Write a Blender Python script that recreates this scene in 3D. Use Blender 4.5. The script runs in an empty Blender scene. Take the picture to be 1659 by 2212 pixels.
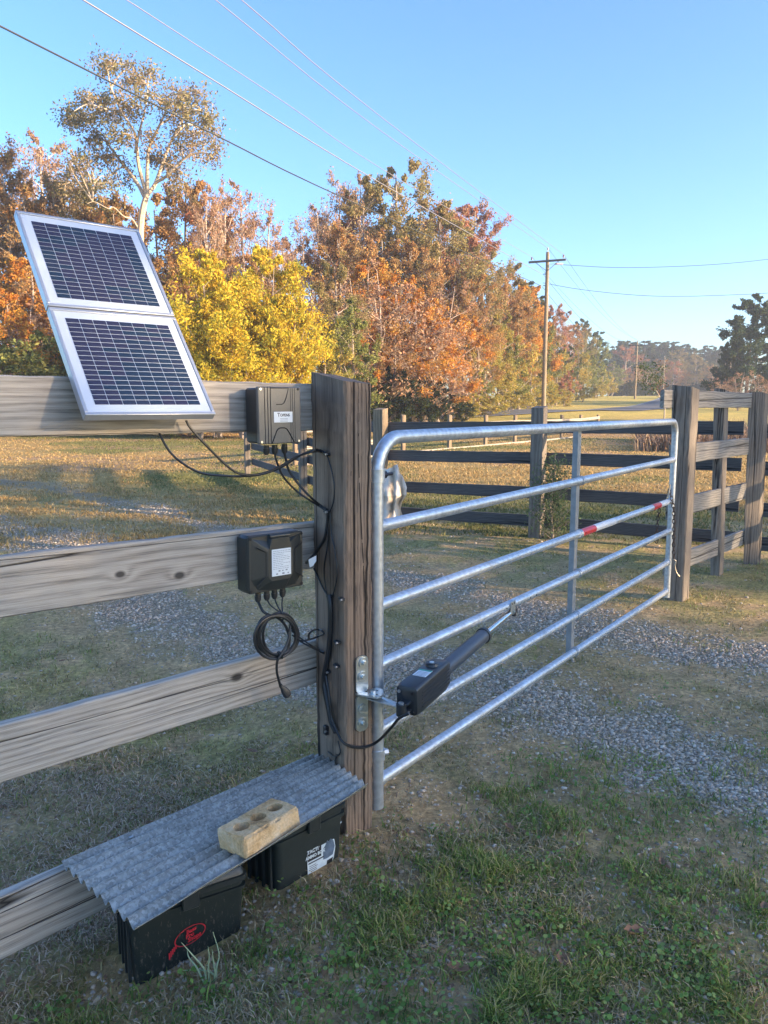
import bpy, math, random
import numpy as np
from mathutils import Vector, Matrix

# ------------------------------------------------------------------ camera
sc = bpy.context.scene
F, CX, CY, EYE = 1640.0, 829.5, 1106.0, 1.53
TH = math.atan(228 / 1640)
cth, sth = math.cos(TH), math.sin(TH)
cd = bpy.data.cameras.new('camera')
cd.sensor_fit = 'VERTICAL'; cd.sensor_height = 36.0; cd.lens = F / 2212 * 36.0
cd.clip_start = 0.05; cd.clip_end = 4000
cam = bpy.data.objects.new('camera', cd); sc.collection.objects.link(cam)
cam.location = (0, 0, EYE); cam.rotation_euler = (math.pi / 2 - TH, 0, 0)
sc.camera = cam

# ------------------------------------------------------------------ light
SUN_AZ, SUN_EL = 111.0, 12.0          # azimuth clockwise from +Y, elevation
world = bpy.data.worlds.new('World'); sc.world = world; world.use_nodes = True
wn = world.node_tree; wn.nodes.clear()
wo = wn.nodes.new('ShaderNodeOutputWorld'); wb = wn.nodes.new('ShaderNodeBackground')
sky = wn.nodes.new('ShaderNodeTexSky'); sky.sky_type = 'NISHITA'; sky.sun_disc = False
sky.sun_elevation = math.radians(SUN_EL); sky.sun_rotation = math.radians(SUN_AZ)
sky.altitude = 0; sky.air_density = 1.0; sky.dust_density = 1.0; sky.ozone_density = 4.4
hs = wn.nodes.new('ShaderNodeHueSaturation'); hs.inputs['Saturation'].default_value = 1.04; hs.inputs['Hue'].default_value = .506
wn.links.new(sky.outputs[0], hs.inputs['Color']); wn.links.new(hs.outputs[0], wb.inputs[0])
wb.inputs[1].default_value = 0.15
wn.links.new(wb.outputs[0], wo.inputs[0])
sl = bpy.data.lights.new('sun', 'SUN'); sl.energy = 4.6; sl.angle = math.radians(0.6); sl.color = (1.0, 0.76, 0.50)
sun = bpy.data.objects.new('sun', sl); sc.collection.objects.link(sun)
a, e = math.radians(SUN_AZ), math.radians(SUN_EL)
sdir = Vector((math.sin(a) * math.cos(e), math.cos(a) * math.cos(e), math.sin(e)))
sun.rotation_euler = sdir.to_track_quat('Z', 'Y').to_euler()
sc.view_settings.view_transform = 'Standard'; sc.view_settings.look = 'None'
sc.view_settings.exposure = 1.84; sc.view_settings.gamma = 1.0
sc.view_settings.use_curve_mapping = False
sc.render.engine = 'CYCLES'
sc.cycles.max_bounces = 6; sc.cycles.transparent_max_bounces = 8

# ------------------------------------------------------------------ helpers
C = sc.collection
WLD = {}
def ray(x, y):
    p, q = (x - CX) / F, (CY - y) / F
    return Vector((p, cth + q * sth, -sth + q * cth))
def PZ(x, y, z):
    r = ray(x, y); t = (z - EYE) / r.z
    return Vector((r.x * t, r.y * t, z))
def PY(x, y, Y):
    r = ray(x, y); t = Y / r.y
    return Vector((r.x * t, Y, EYE + r.z * t))
def PP(x, y, p, n):                       # ray against the plane through p with normal n
    r = ray(x, y); o = Vector((0, 0, EYE)); t = (Vector(p) - o).dot(n) / r.dot(n)
    return o + r * t

class MB:
    def __init__(s): s.v = []; s.f = []; s.smooth = False
    def add(s, vs, fs):
        o = len(s.v); s.v += [tuple(v) for v in vs]; s.f += [tuple(i + o for i in f) for f in fs]; return s
    def hexa(s, b, t):                    # bottom ring, top ring
        n = len(b); vs = list(b) + list(t)
        fs = [tuple(range(n - 1, -1, -1)), tuple(range(n, 2 * n))] + [(i, (i + 1) % n, n + (i + 1) % n, n + i) for i in range(n)]
        return s.add(vs, fs)
    def box(s, c, sz, M=None, bev=0.0):
        x, y, z = [q / 2 for q in sz]; c = Vector(c)
        if bev <= 0:
            pts = [(-x, -y, -z), (x, -y, -z), (x, y, -z), (-x, y, -z), (-x, -y, z), (x, -y, z), (x, y, z), (-x, y, z)]
            vs = [c + Vector(p) for p in pts]
            if M: vs = [M @ v for v in vs]
            return s.add(vs, [(3, 2, 1, 0), (4, 5, 6, 7), (0, 1, 5, 4), (1, 2, 6, 5), (2, 3, 7, 6), (3, 0, 4, 7)])
        b = bev; rings = []
        for zz, ins in ((-z, b), (-z + b, 0), (z - b, 0), (z, b)):
            X, Y = x - ins, y - ins; k = b if ins == 0 else b * .6
            r = [(-X + k, -Y), (X - k, -Y), (X, -Y + k), (X, Y - k), (X - k, Y), (-X + k, Y), (-X, Y - k), (-X, -Y + k)]
            rr = [c + Vector((p[0], p[1], zz)) for p in r]
            rings.append([M @ v for v in rr] if M else rr)
        return s.loft(rings)
    def loft(s, rings, cap=True):
        n = len(rings[0]); vs = [p for r in rings for p in r]; fs = []
        for k in range(len(rings) - 1):
            for i in range(n):
                j = (i + 1) % n; fs.append((k * n + i, k * n + j, (k + 1) * n + j, (k + 1) * n + i))
        if cap: fs += [tuple(range(n - 1, -1, -1)), tuple(range((len(rings) - 1) * n, len(rings) * n))]
        return s.add(vs, fs)
    def tube(s, pts, r, n=8, cap=True):
        pts = [Vector(p) for p in pts]; m = len(pts)
        rs = r if isinstance(r, (list, tuple)) else [r] * m
        rings = []; prev = None
        for i, p in enumerate(pts):
            t = (pts[min(i + 1, m - 1)] - pts[max(i - 1, 0)])
            if t.length < 1e-9: t = Vector((0, 0, 1))
            t.normalize()
            if prev is None:
                up = Vector((0, 0, 1)) if abs(t.z) < .95 else Vector((1, 0, 0)); a_ = t.cross(up).normalized()
            else:
                a_ = (prev - t * prev.dot(t))
                a_ = a_.normalized() if a_.length > 1e-6 else t.orthogonal().normalized()
            prev = a_; b_ = t.cross(a_)
            rings.append([p + (a_ * math.cos(2 * math.pi * k / n) + b_ * math.sin(2 * math.pi * k / n)) * rs[i] for k in range(n)])
        return s.loft(rings, cap)
    def cyl(s, p0, p1, r0, r1=None, n=12): return s.tube([p0, p1], [r0, r1 if r1 is not None else r0], n)
    def torus(s, c, nrm, R, r, n=20, m=6, ux=None, sq=1.0):
        nrm = Vector(nrm).normalized(); u = Vector(ux).normalized() if ux else nrm.orthogonal().normalized(); w = nrm.cross(u)
        c = Vector(c); vs = []; fs = []
        for i in range(n):
            an = 2 * math.pi * i / n; dr = u * math.cos(an) * sq + w * math.sin(an); ctr = c + dr * R
            rd = (u * math.cos(an) + w * math.sin(an)).normalized()
            for k in range(m):
                bn = 2 * math.pi * k / m; vs.append(ctr + (rd * math.cos(bn) + nrm * math.sin(bn)) * r)
        for i in range(n):
            for k in range(m):
                fs.append((i * m + k, ((i + 1) % n) * m + k, ((i + 1) % n) * m + (k + 1) % m, i * m + (k + 1) % m))
        return s.add(vs, fs)
    def grid(s, fn, nu, nv):
        vs = [fn(i / nu, j / nv) for j in range(nv + 1) for i in range(nu + 1)]
        fs = [(j * (nu + 1) + i, j * (nu + 1) + i + 1, (j + 1) * (nu + 1) + i + 1, (j + 1) * (nu + 1) + i) for j in range(nv) for i in range(nu)]
        return s.add(vs, fs)
    def mesh(s, name, base=Vector((0, 0, 0)), smooth=False):
        me = bpy.data.meshes.new(name)
        me.from_pydata([tuple(Vector(v) - base) for v in s.v], [], s.f)
        if smooth:
            me.polygons.foreach_set('use_smooth', [True] * len(me.polygons))
            try: me.set_sharp_from_angle(angle=math.radians(40))
            except Exception: pass
        me.update(); return me

def link(o, name, M, parent):
    C.objects.link(o); WLD[o.name] = M.copy()
    if parent is not None:
        o.parent = parent; o.matrix_local = WLD[parent.name].inverted() @ M
    else: o.matrix_local = M
    return o
def tag(o, label=None, cat=None, group=None, kind=None):
    if label: o['label'] = label
    if cat: o['category'] = cat
    if group: o['group'] = group
    if kind: o['kind'] = kind
    return o
def thing(name, label, cat, loc, group=None):
    o = bpy.data.objects.new(name, None); o.empty_display_size = .1
    link(o, name, Matrix.Translation(Vector(loc)), None); return tag(o, label, cat, group)
def put(name, mb, mat, parent=None, M=None, smooth=True, label=None, loc=None):
    if M is None:
        base = WLD[parent.name].translation if parent is not None else Vector(loc if loc is not None else (0, 0, 0))
        M = Matrix.Translation(base); me = mb.mesh(name, base, smooth)
    else: me = mb.mesh(name, Vector((0, 0, 0)), smooth) if isinstance(mb, MB) else mb
    me.materials.append(mat)
    o = bpy.data.objects.new(name, me); link(o, name, M, parent)
    if label: o['label'] = label
    return o
def put_mesh(name, me, parent, M):
    return link(bpy.data.objects.new(name, me), name, M, parent)
def spline(pts, k=8):
    pts = [Vector(p) for p in pts]; out = []
    P = [pts[0] * 2 - pts[1]] + pts + [pts[-1] * 2 - pts[-2]]
    for i in range(1, len(P) - 2):
        for j in range(k):
            t = j / k; a_, b_, c_, d_ = P[i - 1], P[i], P[i + 1], P[i + 2]
            out.append(.5 * ((2 * b_) + (c_ - a_) * t + (2 * a_ - 5 * b_ + 4 * c_ - d_) * t * t + (3 * b_ - a_ - 3 * c_ + d_) * t ** 3))
    out.append(pts[-1]); return out
def frame(o, x, y=None, z=None):          # matrix with given axes
    M = Matrix.Identity(4)
    for i, q in enumerate((x, y, z)):
        for k in range(3): M[k][i] = q[k]
    for k in range(3): M[k][3] = o[k]
    return M
def smooth(a, b, x):
    t = np.clip((x - a) / (b - a), 0, 1); return t * t * (3 - 2 * t)
# value noise
_rs = np.random.RandomState(7); _tab = _rs.rand(256, 256)
def vn(x, y, s=1.0, o=0):
    x = np.asarray(x, float) * s + 31.7 * o + 500; y = np.asarray(y, float) * s + 17.3 * o + 500
    xi = np.floor(x).astype(int); yi = np.floor(y).astype(int); fx = x - xi; fy = y - yi
    fx = fx * fx * (3 - 2 * fx); fy = fy * fy * (3 - 2 * fy)
    g = lambda i, j: _tab[(xi + i) % 256, (yi + j) % 256]
    return (g(0, 0) * (1 - fx) + g(1, 0) * fx) * (1 - fy) + (g(0, 1) * (1 - fx) + g(1, 1) * fx) * fy
def fbm(x, y, s=1.0, o=0, n=4):
    r = 0; w = 0
    for i in range(n): r = r + vn(x, y, s * 2 ** i, o + i) / 2 ** i; w += 1 / 2 ** i
    return r / w

# ------------------------------------------------------------------ materials
def mat(name):
    m = bpy.data.materials.new(name); m.use_nodes = True; nt = m.node_tree
    return m, nt, nt.nodes['Principled BSDF']
def N(nt, t, **kw):
    n = nt.nodes.new(t)
    for k, v in kw.items():
        if k in n.inputs: n.inputs[k].default_value = v
        else: setattr(n, k, v)
    return n
def ramp(nt, fac, stops):
    r = N(nt, 'ShaderNodeValToRGB'); e_ = r.color_ramp.elements
    while len(e_) < len(stops): e_.new(.5)
    for q, (p, c) in zip(e_, stops): q.position = p; q.color = (*c, 1) if len(c) == 3 else c
    nt.links.new(fac, r.inputs[0]); return r.outputs[0]
def mix(nt, f, a_, b_, mode='MIX'):
    n = N(nt, 'ShaderNodeMix', data_type='RGBA', blend_type=mode)
    for s_, v in ((0, f), (6, a_), (7, b_)):
        if hasattr(v, 'links'): nt.links.new(v, n.inputs[s_])
        else: n.inputs[s_].default_value = v if s_ == 0 else (*v, 1)
    return n.outputs[2]
def math_(nt, op, a_, b_=None):
    n = N(nt, 'ShaderNodeMath', operation=op)
    for i, v in enumerate((a_, b_)):
        if v is None: continue
        if hasattr(v, 'links'): nt.links.new(v, n.inputs[i])
        else: n.inputs[i].default_value = v
    return n.outputs[0]
def coords(nt, scale, kind='Object', loc=(0, 0, 0)):
    tc = N(nt, 'ShaderNodeTexCoord'); mp = N(nt, 'ShaderNodeMapping'); mp.inputs['Scale'].default_value = scale
    mp.inputs['Location'].default_value = loc
    nt.links.new(tc.outputs[kind], mp.inputs[0]); return mp.outputs[0]
def noise(nt, vec, sc_, det=5, rough=.6, dist=0):
    n = N(nt, 'ShaderNodeTexNoise', Scale=sc_, Detail=det, Roughness=rough, Distortion=dist); nt.links.new(vec, n.inputs[0]); return n.outputs[0]
def bump(nt, bs, h, strength=.4, dist=.01):
    b = N(nt, 'ShaderNodeBump', Strength=strength, Distance=dist); nt.links.new(h, b.inputs['Height']); nt.links.new(b.outputs[0], bs.inputs['Normal'])
def plain(name, col, rough=.5, metal=0.0, var=.15, sc_=30, bmp=0.0, spec=.5):
    m, nt, bs = mat(name); v = coords(nt, (1, 1, 1)); n = noise(nt, v, sc_)
    c = ramp(nt, n, [(.25, tuple(q * (1 - var) for q in col)), (.75, tuple(min(1, q * (1 + var)) for q in col))])
    nt.links.new(c, bs.inputs['Base Color']); bs.inputs['Roughness'].default_value = rough; bs.inputs['Metallic'].default_value = metal
    bs.inputs['Specular IOR Level'].default_value = spec
    if bmp: bump(nt, bs, noise(nt, v, sc_ * 4), bmp, .002)
    return m
def wood(name, lo, hi, crack, ax=0, seed=0, knots=(), fine=1.0, rings=1.0, crackw=.06, stain=None):
    """weathered timber, grain along local axis ax"""
    m, nt, bs = mat(name); L = nt.links
    s3 = [20.0 * fine] * 3; s3[ax] = .8
    v0 = coords(nt, (1, 1, 1), loc=(seed * 3.1, seed * 1.7, seed * .9))
    low = [2.2] * 3; low[ax] = .7
    mp = N(nt, 'ShaderNodeMapping'); mp.inputs['Scale'].default_value = low; L.new(v0, mp.inputs[0])
    wob = noise(nt, mp.outputs[0], 1.6, 3, .5)
    mp2 = N(nt, 'ShaderNodeMapping'); mp2.inputs['Scale'].default_value = s3; L.new(v0, mp2.inputs[0])
    streak = noise(nt, mp2.outputs[0], 7.0, 8, .75)
    s4 = [52.0 * fine] * 3; s4[ax] = 1.0
    mpf = N(nt, 'ShaderNodeMapping'); mpf.inputs['Scale'].default_value = s4; L.new(v0, mpf.inputs[0]); finel = noise(nt, mpf.outputs[0], 6.0, 4, .6)
    sv = [1.0, 1.0, 1.0]; sv[ax] = .04
    mp3 = N(nt, 'ShaderNodeMapping'); mp3.inputs['Scale'].default_value = sv; L.new(v0, mp3.inputs[0])
    sep = N(nt, 'ShaderNodeSeparateXYZ'); L.new(mp3.outputs[0], sep.inputs[0])
    cross = math_(nt, 'ADD', sep.outputs[2 if ax == 0 else 0], math_(nt, 'MULTIPLY', sep.outputs[1], .9))
    ph = math_(nt, 'ADD', math_(nt, 'MULTIPLY', cross, 330.0 * rings), math_(nt, 'MULTIPLY', wob, 34.0 if ax == 0 else 20))
    darkk = None
    tc = N(nt, 'ShaderNodeTexCoord')
    for (kx, kz, kr) in knots:
        dm = N(nt, 'ShaderNodeVectorMath', operation='SUBTRACT'); L.new(tc.outputs['Object'], dm.inputs[0]); dm.inputs[1].default_value = (kx, 0, kz)
        ml = N(nt, 'ShaderNodeVectorMath', operation='MULTIPLY'); L.new(dm.outputs[0], ml.inputs[0]); ml.inputs[1].default_value = (.62, 0, 1)
        ln = N(nt, 'ShaderNodeVectorMath', operation='LENGTH'); L.new(ml.outputs[0], ln.inputs[0])
        g = math_(nt, 'POWER', 2.718, math_(nt, 'MULTIPLY', math_(nt, 'POWER', math_(nt, 'DIVIDE', ln.outputs['Value'], kr * 1.9), 2.0), -1.0))
        ph = math_(nt, 'ADD', ph, math_(nt, 'MULTIPLY', g, 7.0))
        k = N(nt, 'ShaderNodeMapRange'); L.new(ln.outputs['Value'], k.inputs[0]); k.inputs[1].default_value = kr * .55; k.inputs[2].default_value = kr * 1.1
        k.inputs[3].default_value = 1; k.inputs[4].default_value = 0
        darkk = k.outputs[0] if darkk is None else math_(nt, 'MAXIMUM', darkk, k.outputs[0])
    ringv = math_(nt, 'MULTIPLY', math_(nt, 'ADD', math_(nt, 'SINE', ph), 1.0), .5)
    tot = math_(nt, 'ADD', math_(nt, 'MULTIPLY', ringv, .14), math_(nt, 'ADD', math_(nt, 'MULTIPLY', streak, .40), math_(nt, 'MULTIPLY', finel, .52)))
    col = ramp(nt, tot, [(.36, lo), (.5, tuple(.4 * p + .6 * q for p, q in zip(lo, hi))), (.66, hi)])
    pat = noise(nt, v0, 2.3, 4, .6)
    col = mix(nt, .55, col, ramp(nt, pat, [(.3, (.62, .62, .64)), (.7, (1.12, 1.08, 1.0))]), 'MULTIPLY')
    # long drying cracks
    cs = [26.0] * 3; cs[ax] = .55
    mp4 = N(nt, 'ShaderNodeMapping'); mp4.inputs['Scale'].default_value = cs; L.new(v0, mp4.inputs[0])
    vor = N(nt, 'ShaderNodeTexVoronoi', feature='DISTANCE_TO_EDGE', Scale=.55 * fine); 
    nz = noise(nt, mp4.outputs[0], .7, 2, .5)
    av = N(nt, 'ShaderNodeVectorMath', operation='ADD'); L.new(mp4.outputs[0], av.inputs[0]); L.new(nz, av.inputs[1]); L.new(av.outputs[0], vor.inputs[0])
    gate = ramp(nt, noise(nt, mp4.outputs[0], .5, 2), [(.47, (0, 0, 0)), (.56, (1, 1, 1))])
    cr = math_(nt, 'MULTIPLY', ramp(nt, vor.outputs['Distance'], [(0, (1, 1, 1)), (crackw, (0, 0, 0))]), gate)
    col = mix(nt, cr, col, crack)
    if darkk is not None: col = mix(nt, math_(nt, 'MULTIPLY', darkk, .85), col, crack)
    L.new(col, bs.inputs['Base Color']); bs.inputs['Roughness'].default_value = .88; bs.inputs['Specular IOR Level'].default_value = .25
    h = math_(nt, 'SUBTRACT', math_(nt, 'ADD', math_(nt, 'MULTIPLY', tot, .7), 0.0), math_(nt, 'MULTIPLY', cr, 1.6))
    bump(nt, bs, h, .75, .004)
    return m
def galv(name, col=(.56, .59, .62), rough=.42, metal=.75, spang=60):
    m, nt, bs = mat(name); v = coords(nt, (1, 1, 1))
    vo = N(nt, 'ShaderNodeTexVoronoi', Scale=spang); nt.links.new(v, vo.inputs[0])
    n = noise(nt, v, 7, 6, .7)
    t = math_(nt, 'ADD', math_(nt, 'MULTIPLY', vo.outputs['Distance'], .35), math_(nt, 'MULTIPLY', n, .8))
    c = ramp(nt, t, [(.3, tuple(q * .72 for q in col)), (.75, tuple(min(1, q * 1.25) for q in col))])
    nt.links.new(c, bs.inputs['Base Color']); bs.inputs['Metallic'].default_value = metal
    r = ramp(nt, t, [(.3, (rough + .12,) * 3), (.7, (rough - .08,) * 3)]); nt.links.new(r, bs.inputs['Roughness'])
    return m
def attr_mat(name, rough=.8, trans=0.0, spec=.2, var=0.0):
    m, nt, bs = mat(name); at = N(nt, 'ShaderNodeAttribute', attribute_name='Col')
    nt.links.new(at.outputs[0], bs.inputs['Base Color']); bs.inputs['Roughness'].default_value = rough; bs.inputs['Specular IOR Level'].default_value = spec
    if trans:
        tr = N(nt, 'ShaderNodeBsdfTranslucent'); nt.links.new(at.outputs[0], tr.inputs[0])
        mx = N(nt, 'ShaderNodeMixShader'); mx.inputs[0].default_value = trans
        nt.links.new(bs.outputs[0], mx.inputs[1]); nt.links.new(tr.outputs[0], mx.inputs[2])
        nt.links.new(mx.outputs[0], nt.nodes['Material Output'].inputs[0])
    return m
def np_mesh(name, V, Fc, nper, Col, mat_, smooth=False):
    """V (n,3); Fc flat loop indices; nper loop counts; Col (n,3) point colours"""
    me = bpy.data.meshes.new(name); V = np.asarray(V, np.float32); me.vertices.add(len(V)); me.vertices.foreach_set('co', V.ravel())
    Fc = np.asarray(Fc, np.int32).ravel(); nper = np.asarray(nper, np.int32)
    me.loops.add(len(Fc)); me.loops.foreach_set('vertex_index', Fc); me.polygons.add(len(nper))
    st = np.zeros(len(nper), np.int32); st[1:] = np.cumsum(nper)[:-1]
    me.polygons.foreach_set('loop_start', st); me.polygons.foreach_set('loop_total', nper)
    if smooth: me.polygons.foreach_set('use_smooth', np.ones(len(nper), bool))
    me.update(calc_edges=True)
    if Col is not None:
        at = me.color_attributes.new('Col', 'FLOAT_COLOR', 'POINT')
        Col = np.asarray(Col, np.float32); at.data.foreach_set('color', (Col if Col.shape[1] == 4 else np.concatenate([Col, np.ones((len(V), 1), np.float32)], 1)).ravel())
    me.materials.append(mat_); return me
def text_mesh(body, size, extr=0.0004, shear=0.0, bold=0.0, align='CENTER'):
    cu = bpy.data.curves.new('lettering', 'FONT'); cu.body = body; cu.size = size; cu.extrude = extr; cu.shear = shear; cu.offset = bold
    cu.align_x = align; cu.align_y = 'CENTER'; cu.resolution_u = 3
    ob = bpy.data.objects.new('lettering', cu); me = bpy.data.meshes.new_from_object(ob); bpy.data.objects.remove(ob); return me

# ------------------------------------------------------------------ ground
def terrain(x, y):
    x = np.asarray(x, float); y = np.asarray(y, float); r = np.hypot(x, y)
    z = 1.15 * smooth(38, 62, y + .15 * np.abs(x)) + 2.35 * smooth(62, 150, y + .05 * x)
    z = z + .12 * (fbm(x, y, .08, 3) - .5) * smooth(14, 30, r) * 2
    z = z - .12 * smooth(.05, .85, -x - .12) * (1 - smooth(3, 7, y))       # dips under the near fence
    z = z + .05 * (fbm(x, y, .9, 9, 3) - .5) * (1 - smooth(10, 20, r))
    return z
def tz(x, y): return float(terrain(x, y))
def poly(pts): return np.array([PZ(px, py, 0)[:2] for px, py in pts])
RUT_A = poly([(2300, 2010), (1659, 1735), (1400, 1600), (1150, 1530), (950, 1480), (700, 1420), (500, 1365), (350, 1318), (100, 1160), (-150, 1110), (-600, 1075)])
RUT_B = poly([(2300, 1560), (1659, 1440), (1400, 1385), (1200, 1332), (1000, 1280), (850, 1243), (650, 1190), (400, 1120), (150, 1062), (-100, 1022), (-500, 1000)])
def dline(x, y, P):
    d = np.full(np.shape(x), 1e9)
    for (ax, ay), (bx, by) in zip(P[:-1], P[1:]):
        vx, vy = bx - ax, by - ay; t = np.clip(((x - ax) * vx + (y - ay) * vy) / (vx * vx + vy * vy), 0, 1)
        d = np.minimum(d, np.hypot(x - ax - t * vx, y - ay - t * vy))
    return d
def spot(x, y, px, py, r, z=0.0):
    c = PZ(px, py, z); return np.exp(-((x - c.x) ** 2 + (y - c.y) ** 2) / r ** 2)
def masks(x, y):
    nz = fbm(x, y, 1.1, 4); n2 = fbm(x, y, 3.3, 12); n3 = fbm(x, y, .45, 21); n4 = fbm(x, y, 8.0, 17, 3)
    dA = dline(x, y, RUT_A); dB = dline(x, y, RUT_B); d = np.minimum(dA - .10, dB)
    lf = smooth(-.2, -1.2, x); grav = smooth(.50, .22, d + .10 * lf + (nz - .5) * .9 + (n4 - .5) * .4) * (1 - .35 * smooth(.52, .62, n2))
    dirt = smooth(.95, .35, d + (n2 - .5) * .9) * (1 - grav) * smooth(.40, .58, n3 + .1)
    for px, py, r in ((900, 1720, .26), (1000, 1750, .2), (870, 1800, .16), (1100, 1660, .2), (790, 1850, .2), (640, 2020, .2), (1350, 1690, .18), (960, 2120, .18), (700, 2170, .16), (1200, 2060, .08)):
        dirt = np.maximum(dirt, smooth(.3, .62, spot(x, y, px, py, r) * 1.1 + (n2 - .5) * .7))
    dirt = np.maximum(dirt, smooth(.50, .62, n2 + .5 * (n4 - .5)) * .9)
    # vertical extents: green turf on the camera side, dead litter behind the fence
    side = (x + .1) * .663 + (y - 2.62) * -.749                      # >0 on the camera's side of the fence line
    foot = smooth(.0, .5, side) * smooth(3.6, 2.6, y)
    litter = smooth(.05, -.25, side) * smooth(3.0, 2.3, y + .5 * x) * smooth(.6, -.3, x)
    g = .22 + .70 * foot * smooth(.46, .60, n3 * .3 + n2 * .35 + nz * .35 + .04) + .35 * smooth(.5, .64, nz)
    g = np.clip(g, 0, 1) * (1 - .8 * litter)
    return np.clip(grav, 0, 1), np.clip(dirt, 0, 1), np.clip(g, 0, 1), np.clip(litter, 0, 1)
def lerp(a_, b_, t): return a_ * (1 - t[..., None]) + np.asarray(b_) * t[..., None]
def ground_col(x, y):
    gr, di, g, li = masks(x, y); r = np.hypot(x, y)
    c = np.zeros(x.shape + (3,)) + np.array((.39, .305, .13))
    c = lerp(c, (.31, .275, .11), g)
    c = lerp(c, (.39, .29, .15), li)
    c = lerp(c, (.48, .33, .18), di)
    c = lerp(c, (.50, .41, .28), gr)
    fld = smooth(9, 15, r)                                            # mown field
    f = lerp(np.zeros(x.shape + (3,)) + np.array((.42, .29, .12)), (.24, .21, .075), smooth(.50, .68, fbm(x, y, .16, 5)))
    f = lerp(f, (.38, .25, .14), smooth(.55, .7, fbm(x, y, .33, 8)))
    lane = smooth(1.2, .5, np.minimum(dline(x, y, RUT_A), dline(x, y, RUT_B)))
    c = lerp(c, f, fld * (1 - .85 * lane)) if False else c * (1 - (fld * (1 - .8 * lane))[..., None]) + f * (fld * (1 - .8 * lane))[..., None]
    far = smooth(40, 55, y)
    c = lerp(c, (.60, .46, .12), far * .8)
    return c

rad = np.concatenate([np.linspace(.3, 1.3, 8)[:-1], np.geomspace(1.3, 160, 300), np.geomspace(168, 1500, 22)])
ang = np.radians(np.concatenate([np.linspace(-38, 38, 420), np.linspace(40, 320, 90)]))
RR, AA = np.meshgrid(rad, ang, indexing='ij'); gx = RR * np.sin(AA); gy = RR * np.cos(AA)
gz = terrain(gx, gy)
V = np.stack([gx, gy, gz], -1).reshape(-1, 3); nr, na = RR.shape
i0 = (np.arange(nr - 1)[:, None] * na + np.arange(na)[None, :]); j1 = (np.arange(na) + 1) % na
i1 = np.arange(nr - 1)[:, None] * na + j1[None, :]
quads = np.stack([i0, i0 + na, i1 + na, i1], -1).reshape(-1, 4)
V = np.vstack([V, [[0, 0, tz(0, 0)]]]); cap = np.stack([np.full(na, len(V) - 1), np.arange(na), j1], -1)
gm, nt, bs = mat('ground')
at = N(nt, 'ShaderNodeAttribute', attribute_name='Col'); v = coords(nt, (1, 1, 1))
n1 = noise(nt, v, 34, 8, .75); n2_ = noise(nt, v, 5, 6, .65); n3_ = noise(nt, v, .8, 5, .6)
cc = mix(nt, 1.0, at.outputs[0], ramp(nt, n1, [(.3, (.45, .45, .45)), (.5, (.95, .95, .95)), (.72, (1.75, 1.7, 1.6))]), 'MULTIPLY')
cc = mix(nt, .8, cc, ramp(nt, n2_, [(.3, (.7, .72, .7)), (.7, (1.3, 1.26, 1.2))]), 'MULTIPLY')
cc = mix(nt, .6, cc, ramp(nt, n3_, [(.3, (.75, .8, .7)), (.7, (1.25, 1.2, 1.15))]), 'MULTIPLY')
vg = N(nt, 'ShaderNodeTexVoronoi', Scale=95.0); nt.links.new(v, vg.inputs[0]); sg = N(nt, 'ShaderNodeSeparateColor'); nt.links.new(vg.outputs['Color'], sg.inputs[0])
stn = math_(nt, 'MULTIPLY', ramp(nt, sg.outputs[0], [(0, (.45, .45, .45)), (.5, (.95, .93, .9)), (1, (1.55, 1.5, 1.42))]), ramp(nt, vg.outputs['Distance'], [(.3, (1, 1, 1)), (.75, (.35, .35, .35))]))
gcol = mix(nt, 1.0, at.outputs[0], stn, 'MULTIPLY'); cc = mix(nt, math_(nt, 'MULTIPLY', at.outputs['Alpha'], .8), cc, gcol)
nt.links.new(cc, bs.inputs['Base Color']); bs.inputs['Roughness'].default_value = .95; bs.inputs['Specular IOR Level'].default_value = .1
bump(nt, bs, math_(nt, 'ADD', math_(nt, 'ADD', n1, math_(nt, 'MULTIPLY', n2_, 1.5)), math_(nt, 'MULTIPLY', math_(nt, 'MULTIPLY', vg.outputs['Distance'], at.outputs['Alpha']), -1.2)), .8, .02)
me = np_mesh('ground', V, np.concatenate([quads.ravel(), cap.ravel()]), np.concatenate([np.full(len(quads), 4), np.full(na, 3)]), np.concatenate([ground_col(V[:, 0], V[:, 1]), masks(V[:, 0], V[:, 1])[0][:, None]], 1), gm, True)
tag(link(bpy.data.objects.new('ground', me), 'ground', Matrix.Identity(4), None), kind='structure')

# road climbing away along the wood
ROAD = [(-60, 44, 0), (-30, 47.5, 0), (-8, 50.5, 0), (4, 53.5, 0), (12, 58, 0), (20, 67, 0), (29, 82, 0), (39, 103, 0), (50, 130, 0), (60, 156, 0), (72, 190, 0)]
ctr = spline(ROAD, 12); rp = []; W_ = 2.7
def road_strip(name, off0, off1, lift, col, kind='structure', seg=None):
    vs = []; fs = []
    pts = ctr if seg is None else seg
    for i, p in enumerate(pts):
        t = (pts[min(i + 1, len(pts) - 1)] - pts[max(i - 1, 0)]).normalized(); nn = Vector((t.y, -t.x, 0))
        for k in range(5):
            q = p + nn * (off0 + (off1 - off0) * k / 4); vs.append((q.x, q.y, tz(q.x, q.y) + lift))
    for i in range(len(pts) - 1):
        for k in range(4): fs.append((i * 5 + k, i * 5 + k + 1, i * 5 + k + 6, i * 5 + k + 5))
    o = put(name, MB().add(vs, fs), col, smooth=True); tag(o, kind=kind); return o
road_strip('road', -W_, W_, .06, plain('asphalt', (.115, .112, .11), .9, 0, .2, 3, .3))
road_strip('road_edge_line', W_ - .22, W_ - .1, .066, plain('line_paint', (.55, .54, .5), .7))
road_strip('road_edge_line', -W_ + .1, -W_ + .22, .066, bpy.data.materials['line_paint'])

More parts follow.
